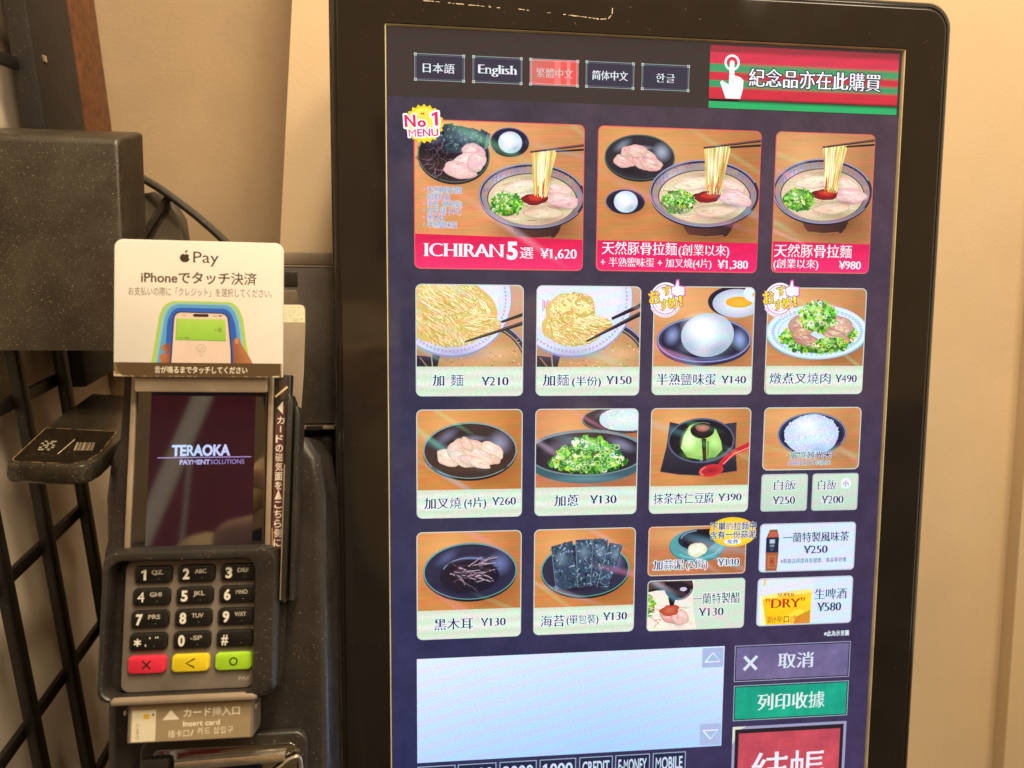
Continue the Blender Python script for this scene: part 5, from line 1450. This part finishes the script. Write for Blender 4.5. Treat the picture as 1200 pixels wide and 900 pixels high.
# barcode reader head
zt = lambda x, y: -227.4 + .159 * (y + 52) - .03 * (x + 175)
sp = [(-177.5, -46), (-178, -51), (-175.5, -54.4), (-150, -57.6), (-143, -57.2), (-138.4, -53), (-137.2, -46), (-139, -20), (-143, 8), (-150, 66), (-192, 70), (-187, 8)]
scn = empty('barcode_reader', W(-160, 0, -222))
tag(scn, 'flat dusty black code reader head with a decal, left of the terminal', 'barcode reader')
bm = bmesh.new()
def ring_(pts, dz, k): return [bm.verts.new((x + 160, y, zt(x, y) + dz + 222)) for x, y in (inset(pts, k) if k else pts)]
rings = [ring_(sp, -9.5, 1.4), ring_(sp, -8.6, .3), ring_(sp, -7.6, 0), ring_(sp, -1.4, 0), ring_(sp, -.4, .4), ring_(sp, 0, 1.4)]
for u, v in zip(rings, rings[1:]):
    n = len(u)
    for i in range(n): bm.faces.new((u[i], u[(i + 1) % n], v[(i + 1) % n], v[i]))
bm.faces.new(rings[0]); bm.faces.new(rings[-1])
link('head', to_mesh(bm, 'head', True), M['dusty_g'], scn)
# decal lying on the head: drawn in plan (x, y) then laid on the slope
a = Art(.004)
def on_head(art, name, mat):
    V = [((x + 160) / 1000, y / 1000, (zt(x, y) + 222 + .05 + h) / 1000) for x, y, h in art.V]
    F = []
    for f in art.F:
        p, q, r = V[f[0]], V[f[1]], V[f[2]]
        F.append(f if (q[0] - p[0]) * (r[1] - p[1]) - (q[1] - p[1]) * (r[0] - p[0]) > 0 else tuple(reversed(f)))
    me = bpy.data.meshes.new(name); me.from_pydata(V, [], F)
    at = me.color_attributes.new('Col', 'FLOAT_COLOR', 'POINT'); at.data.foreach_set('color', [v for c in art.C for v in c])
    me.materials.append(mat); o = bpy.data.objects.new(name, me); COL.objects.link(o); o.parent = scn
a.poly([(-175.5, -50), (-173, -52.5), (-147, -55), (-141.5, -50), (-140.6, -40), (-146, -6), (-184, -2), (-183, -10)], (30, 24, 16), mm=True)
a.h += .01
ed = [(-175.5, -50), (-173, -52.5), (-147, -55), (-141.5, -50), (-140.6, -40), (-146, -6), (-184, -2), (-175.5, -50)]
R = random.Random(5)
for p, q in zip(ed, ed[1:]):
    n = 14
    for k in range(n):
        if R.random() < .25: continue
        a.line([(p[0] + (q[0] - p[0]) * k / n, p[1] + (q[1] - p[1]) * k / n), (p[0] + (q[0] - p[0]) * (k + 1) / n, p[1] + (q[1] - p[1]) * (k + 1) / n)], R.uniform(.15, .5), (170, 140, 92))
def hd(u, v): return (-170.5 + u * 24 + v * -6.5, -39.5 + v * 20)      # u along the front, v into depth
for (i, j) in ((0, 0), (0, 1), (0, 3), (1, 0), (1, 2), (1, 4), (2, 1), (2, 2), (2, 3), (3, 0), (3, 3), (3, 4), (4, 1), (4, 2), (4, 4)):
    p = hd(.02 + i * .06, .1 + j * .15); a.poly([p, (p[0] + 1.25, p[1]), (p[0] + .6, p[1] + 2.2), (p[0] - .65, p[1] + 2.2)], (160, 150, 126), mm=True)
a.line([hd(.45, -.15), hd(.66, .95)], .45, (215, 200, 170))
for k in range(11):
    p = hd(.72 + k * .036, .12); w_ = (.7, .3, .5, .3, .8, .4, .3, .6, .3, .5, .3)[k]; a.poly([p, (p[0] + w_, p[1]), (p[0] + w_ - 3.8, p[1] + 12), (p[0] - 3.8, p[1] + 12)], (160, 146, 120), mm=True)
for k in range(130):
    u, v = R.uniform(-.12, 1.12), R.uniform(-.5, 1.6); p = hd(u, v); q = R.uniform(0, 3)
    a.line([p, (p[0] + math.cos(q) * R.uniform(.3, 2.2), p[1] + math.sin(q) * R.uniform(.3, 2.2))], R.uniform(.08, .22), (120, 100, 66))
on_head(a, 'decal', M['print_gloss'])
# grey housing behind the terminal
hs = empty('note_acceptor_housing', W(-60, 45, -180))
tag(hs, 'speckled dark grey housing with a lighter top ledge between terminal and kiosk', 'equipment housing')
HX = lambda x0, x1, y0, y1, z0, z1: (x0 + 60, x1 + 60, y0 - 45, y1 - 45, z0 + 180, z1 + 180)
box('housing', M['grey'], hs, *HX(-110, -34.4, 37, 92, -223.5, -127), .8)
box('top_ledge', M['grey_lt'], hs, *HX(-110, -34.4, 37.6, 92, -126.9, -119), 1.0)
box('seam_line', M['trim'], hs, *HX(-110, -34.4, 36.6, 38, -127.9, -127.2), .2)
box('slot', M['term_dark'], hs, *HX(-70, -56.5, 36.4, 37.4, -139.5, -131), .3)
plate('slot_guide', M['grey_lt'], hs, [(-8, 20), (3.6, 20), (3.6, 36), (2.2, 38), (-8, 38)], 7.6, 8.8, .5, axes='xzy')
box('bottom_ledge', M['trim'], hs, *HX(-110, -34.4, 30, 60, -226.2, -224.4), .4)
box('ledge_hinge', M['term'], hs, *HX(-52, -42, 28.5, 32, -226.6, -223.8), .4)
box('lower_housing', M['ped'], hs, *HX(-150, -34, 34, 92, -560, -228), 6, 4)
# paper card standing behind the sign
pc = empty('paper_card', W(-55, -9, -180))
tag(pc, 'narrow tan card with bright speckled top edge, tucked behind the payment sign', 'paper card')
P_ = [(-22, 28.8), (8.0, 28.6), (9.6, 28), (10.4, 26.3), (10.4, 18.9), (8.9, -9.8), (7.0, -31.6), (5.8, -30), (-2, -9.8), (-22, -9.8)]
plate('card', M['tan_card'], pc, P_[::-1], -1.0, -.2, .2, axes='xzy')
a = Art(); a.poly([(-22, 28.6), (8.0, 28.4), (9.4, 27.8), (10.2, 26.3), (10.2, 18.9), (-22, 18.9)], (246, 248, 214), mm=True)
R = random.Random(9)
for k in range(70): a.ell(R.uniform(-3, 10), R.uniform(19.3, 28), .22, .22, R.choice([(206, 206, 90), (226, 226, 140), (250, 250, 240), (180, 190, 80)]), n=6)
for v in range(1):
    o = a.build('top_print', M['print'], pc, (0, 0), True, -.15)

# ---------------------------------------------------------------- the room behind the viewer, seen only in the glass
def room(name, mat, x0, x1, y0, y1, z0, z1):
    bm = bmesh.new(); bm_box(bm, x0, x1, y0, y1, z0, z1)
    for v in bm.verts: v.co *= 1000
    return tag(link(name, to_mesh(bm, name), mat), kind='structure')
M['floor'] = plastic('dark_floor', (.05, .04, .035), .4)
M['navy'] = plastic('navy_cloth', (.015, .02, .05), .9)
M['khaki'] = plastic('khaki_cloth', (.6, .46, .24), .9)
M['skin'] = plastic('skin', (.55, .32, .20), .55)
M['red_board'] = plastic('red_board', (.30, .016, .02), .5)
M['pale'] = plastic('pale_paint', (.93, .93, .93), .5, var=.02)
room('floor', M['floor'], -3, 3, -2.6, 1, -.02, 0)
room('wall_rear', M['wall'], -3, 3, -2.4, -2.3, 0, 2.7)
room('rear_wainscot', M['navy'], -3, 3, -2.3, -2.28, 0, 1.02)
sgn_ = empty('red_sign', (-.78, -2.1, 1.66)); tag(sgn_, 'red upright sign board on the wall opposite the kiosk', 'sign')
bm = bmesh.new(); bm_box(bm, -280, 280, -10, 10, -520, 520, 3); link('board', to_mesh(bm, 'board', True), M['red_board'], sgn_)
for (x0, x1, z0, z1) in ((-235, -225, -380, 380), (20, 30, -380, 380), (-224, 19, 370, 380), (-224, 19, -380, -370)):
    bm = bmesh.new(); bm_box(bm, x0, x1, 10.5, 16, z0, z1, 1); link('border_strip', to_mesh(bm, 'border_strip', True), M['pale'], sgn_)
pb = tube('reflected_bar', M['pale'], None, [(-860, -1850, -300), (-560, -1850, 700)], 28, 12, loc=W(0, 0, 0)); tag(pb, 'pale slanting bar added behind the viewer for its reflection in the terminal screen', 'bar')  # added out of view to give the pale diagonal reflected in the terminal screen

# the photographer: one skinned body, seen as a dim reflection
def skinned(name, verts, edges, radii, mat, parent=None, sub=2):
    me = bpy.data.meshes.new(name); me.from_pydata([W(*v) for v in verts], edges, []); me.materials.append(mat)
    o = bpy.data.objects.new(name, me); COL.objects.link(o); o.parent = parent
    sk = o.modifiers.new('skin', 'SKIN'); sk.use_smooth_shade = True
    for i, r in enumerate(radii): me.skin_vertices[0].data[i].radius = (r / 1000, r / 1000)
    me.skin_vertices[0].data[0].use_root = True
    s_ = o.modifiers.new('sub', 'SUBSURF'); s_.levels = s_.render_levels = sub
    return o
per = empty('person', (0.05, -.75, 0)); tag(per, 'person in khaki jacket and navy trousers raising a phone towards the kiosk', 'person')
def child(o): 
    bpy.context.view_layer.update(); o.parent = per; o.matrix_parent_inverse = per.matrix_world.inverted(); return o
child(skinned('trousers', [(20, -800, -700), (-90, -800, -760), (-110, -790, -1080), (-110, -800, -1440), (130, -800, -760), (150, -790, -1080), (150, -800, -1440)],
      [(0, 1), (1, 2), (2, 3), (0, 4), (4, 5), (5, 6)], [130, 105, 75, 60, 105, 75, 60], M['navy']))
child(skinned('jacket', [(20, -790, -640), (20, -800, -400), (40, -800, -180), (-110, -800, -190), (-290, -690, -270), (-220, -572, -218), (200, -790, -170), (270, -700, -340), (200, -560, -380)],
      [(0, 1), (1, 2), (2, 3), (3, 4), (4, 5), (2, 6), (6, 7), (7, 8)], [140, 145, 120, 68, 52, 44, 68, 52, 44], M['khaki']))
child(skinned('head', [(20, -780, -110), (20, -770, -40), (20, -760, 40), (20, -765, 100)], [(0, 1), (1, 2), (2, 3)], [52, 58, 82, 72], M['skin']))
child(skinned('hair', [(20, -800, 60), (20, -790, 120), (20, -830, 20)], [(0, 1), (0, 2)], [88, 74, 62], M['navy']))
for sx, wx in ((-1, -60), (1, 110)):
    wrist = (wx + sx * 80, -494, -204 if sx < 0 else -232); palm = (wx + sx * 20, -452, -214)
    V_ = [palm, wrist, (wx + sx * 150, -558, -212 if sx < 0 else -250)]; E_ = [(0, 1), (1, 2)]; Rr_ = [21, 20, 27]
    for k in range(4):
        b = len(V_); zz = -198 - k * 20
        V_ += [(wx - sx * 6, -447, zz), (wx - sx * 28, -438, zz + 4), (wx - sx * 46, -441, zz + 4)]; E_ += [(0, b), (b, b + 1), (b + 1, b + 2)]; Rr_ += [10.5, 8.5, 7]
    b = len(V_); V_ += [(wx + sx * 4, -462, -282), (wx - sx * 18, -458, -262), (wx - sx * 34, -456, -246)]; E_ += [(0, b), (b, b + 1), (b + 1, b + 2)]; Rr_ += [12, 10, 8]
    child(skinned('hand', V_, E_, Rr_, M['skin']))
ph = empty('phone', W(25, -430, -215)); tag(ph, 'dark slim phone held up to take the picture', 'phone')
bm = bmesh.new(); bm_box(bm, -38, 38, -5, 3, -92, 68, 3); link('case', to_mesh(bm, 'case', True), M['term_dark'], ph)
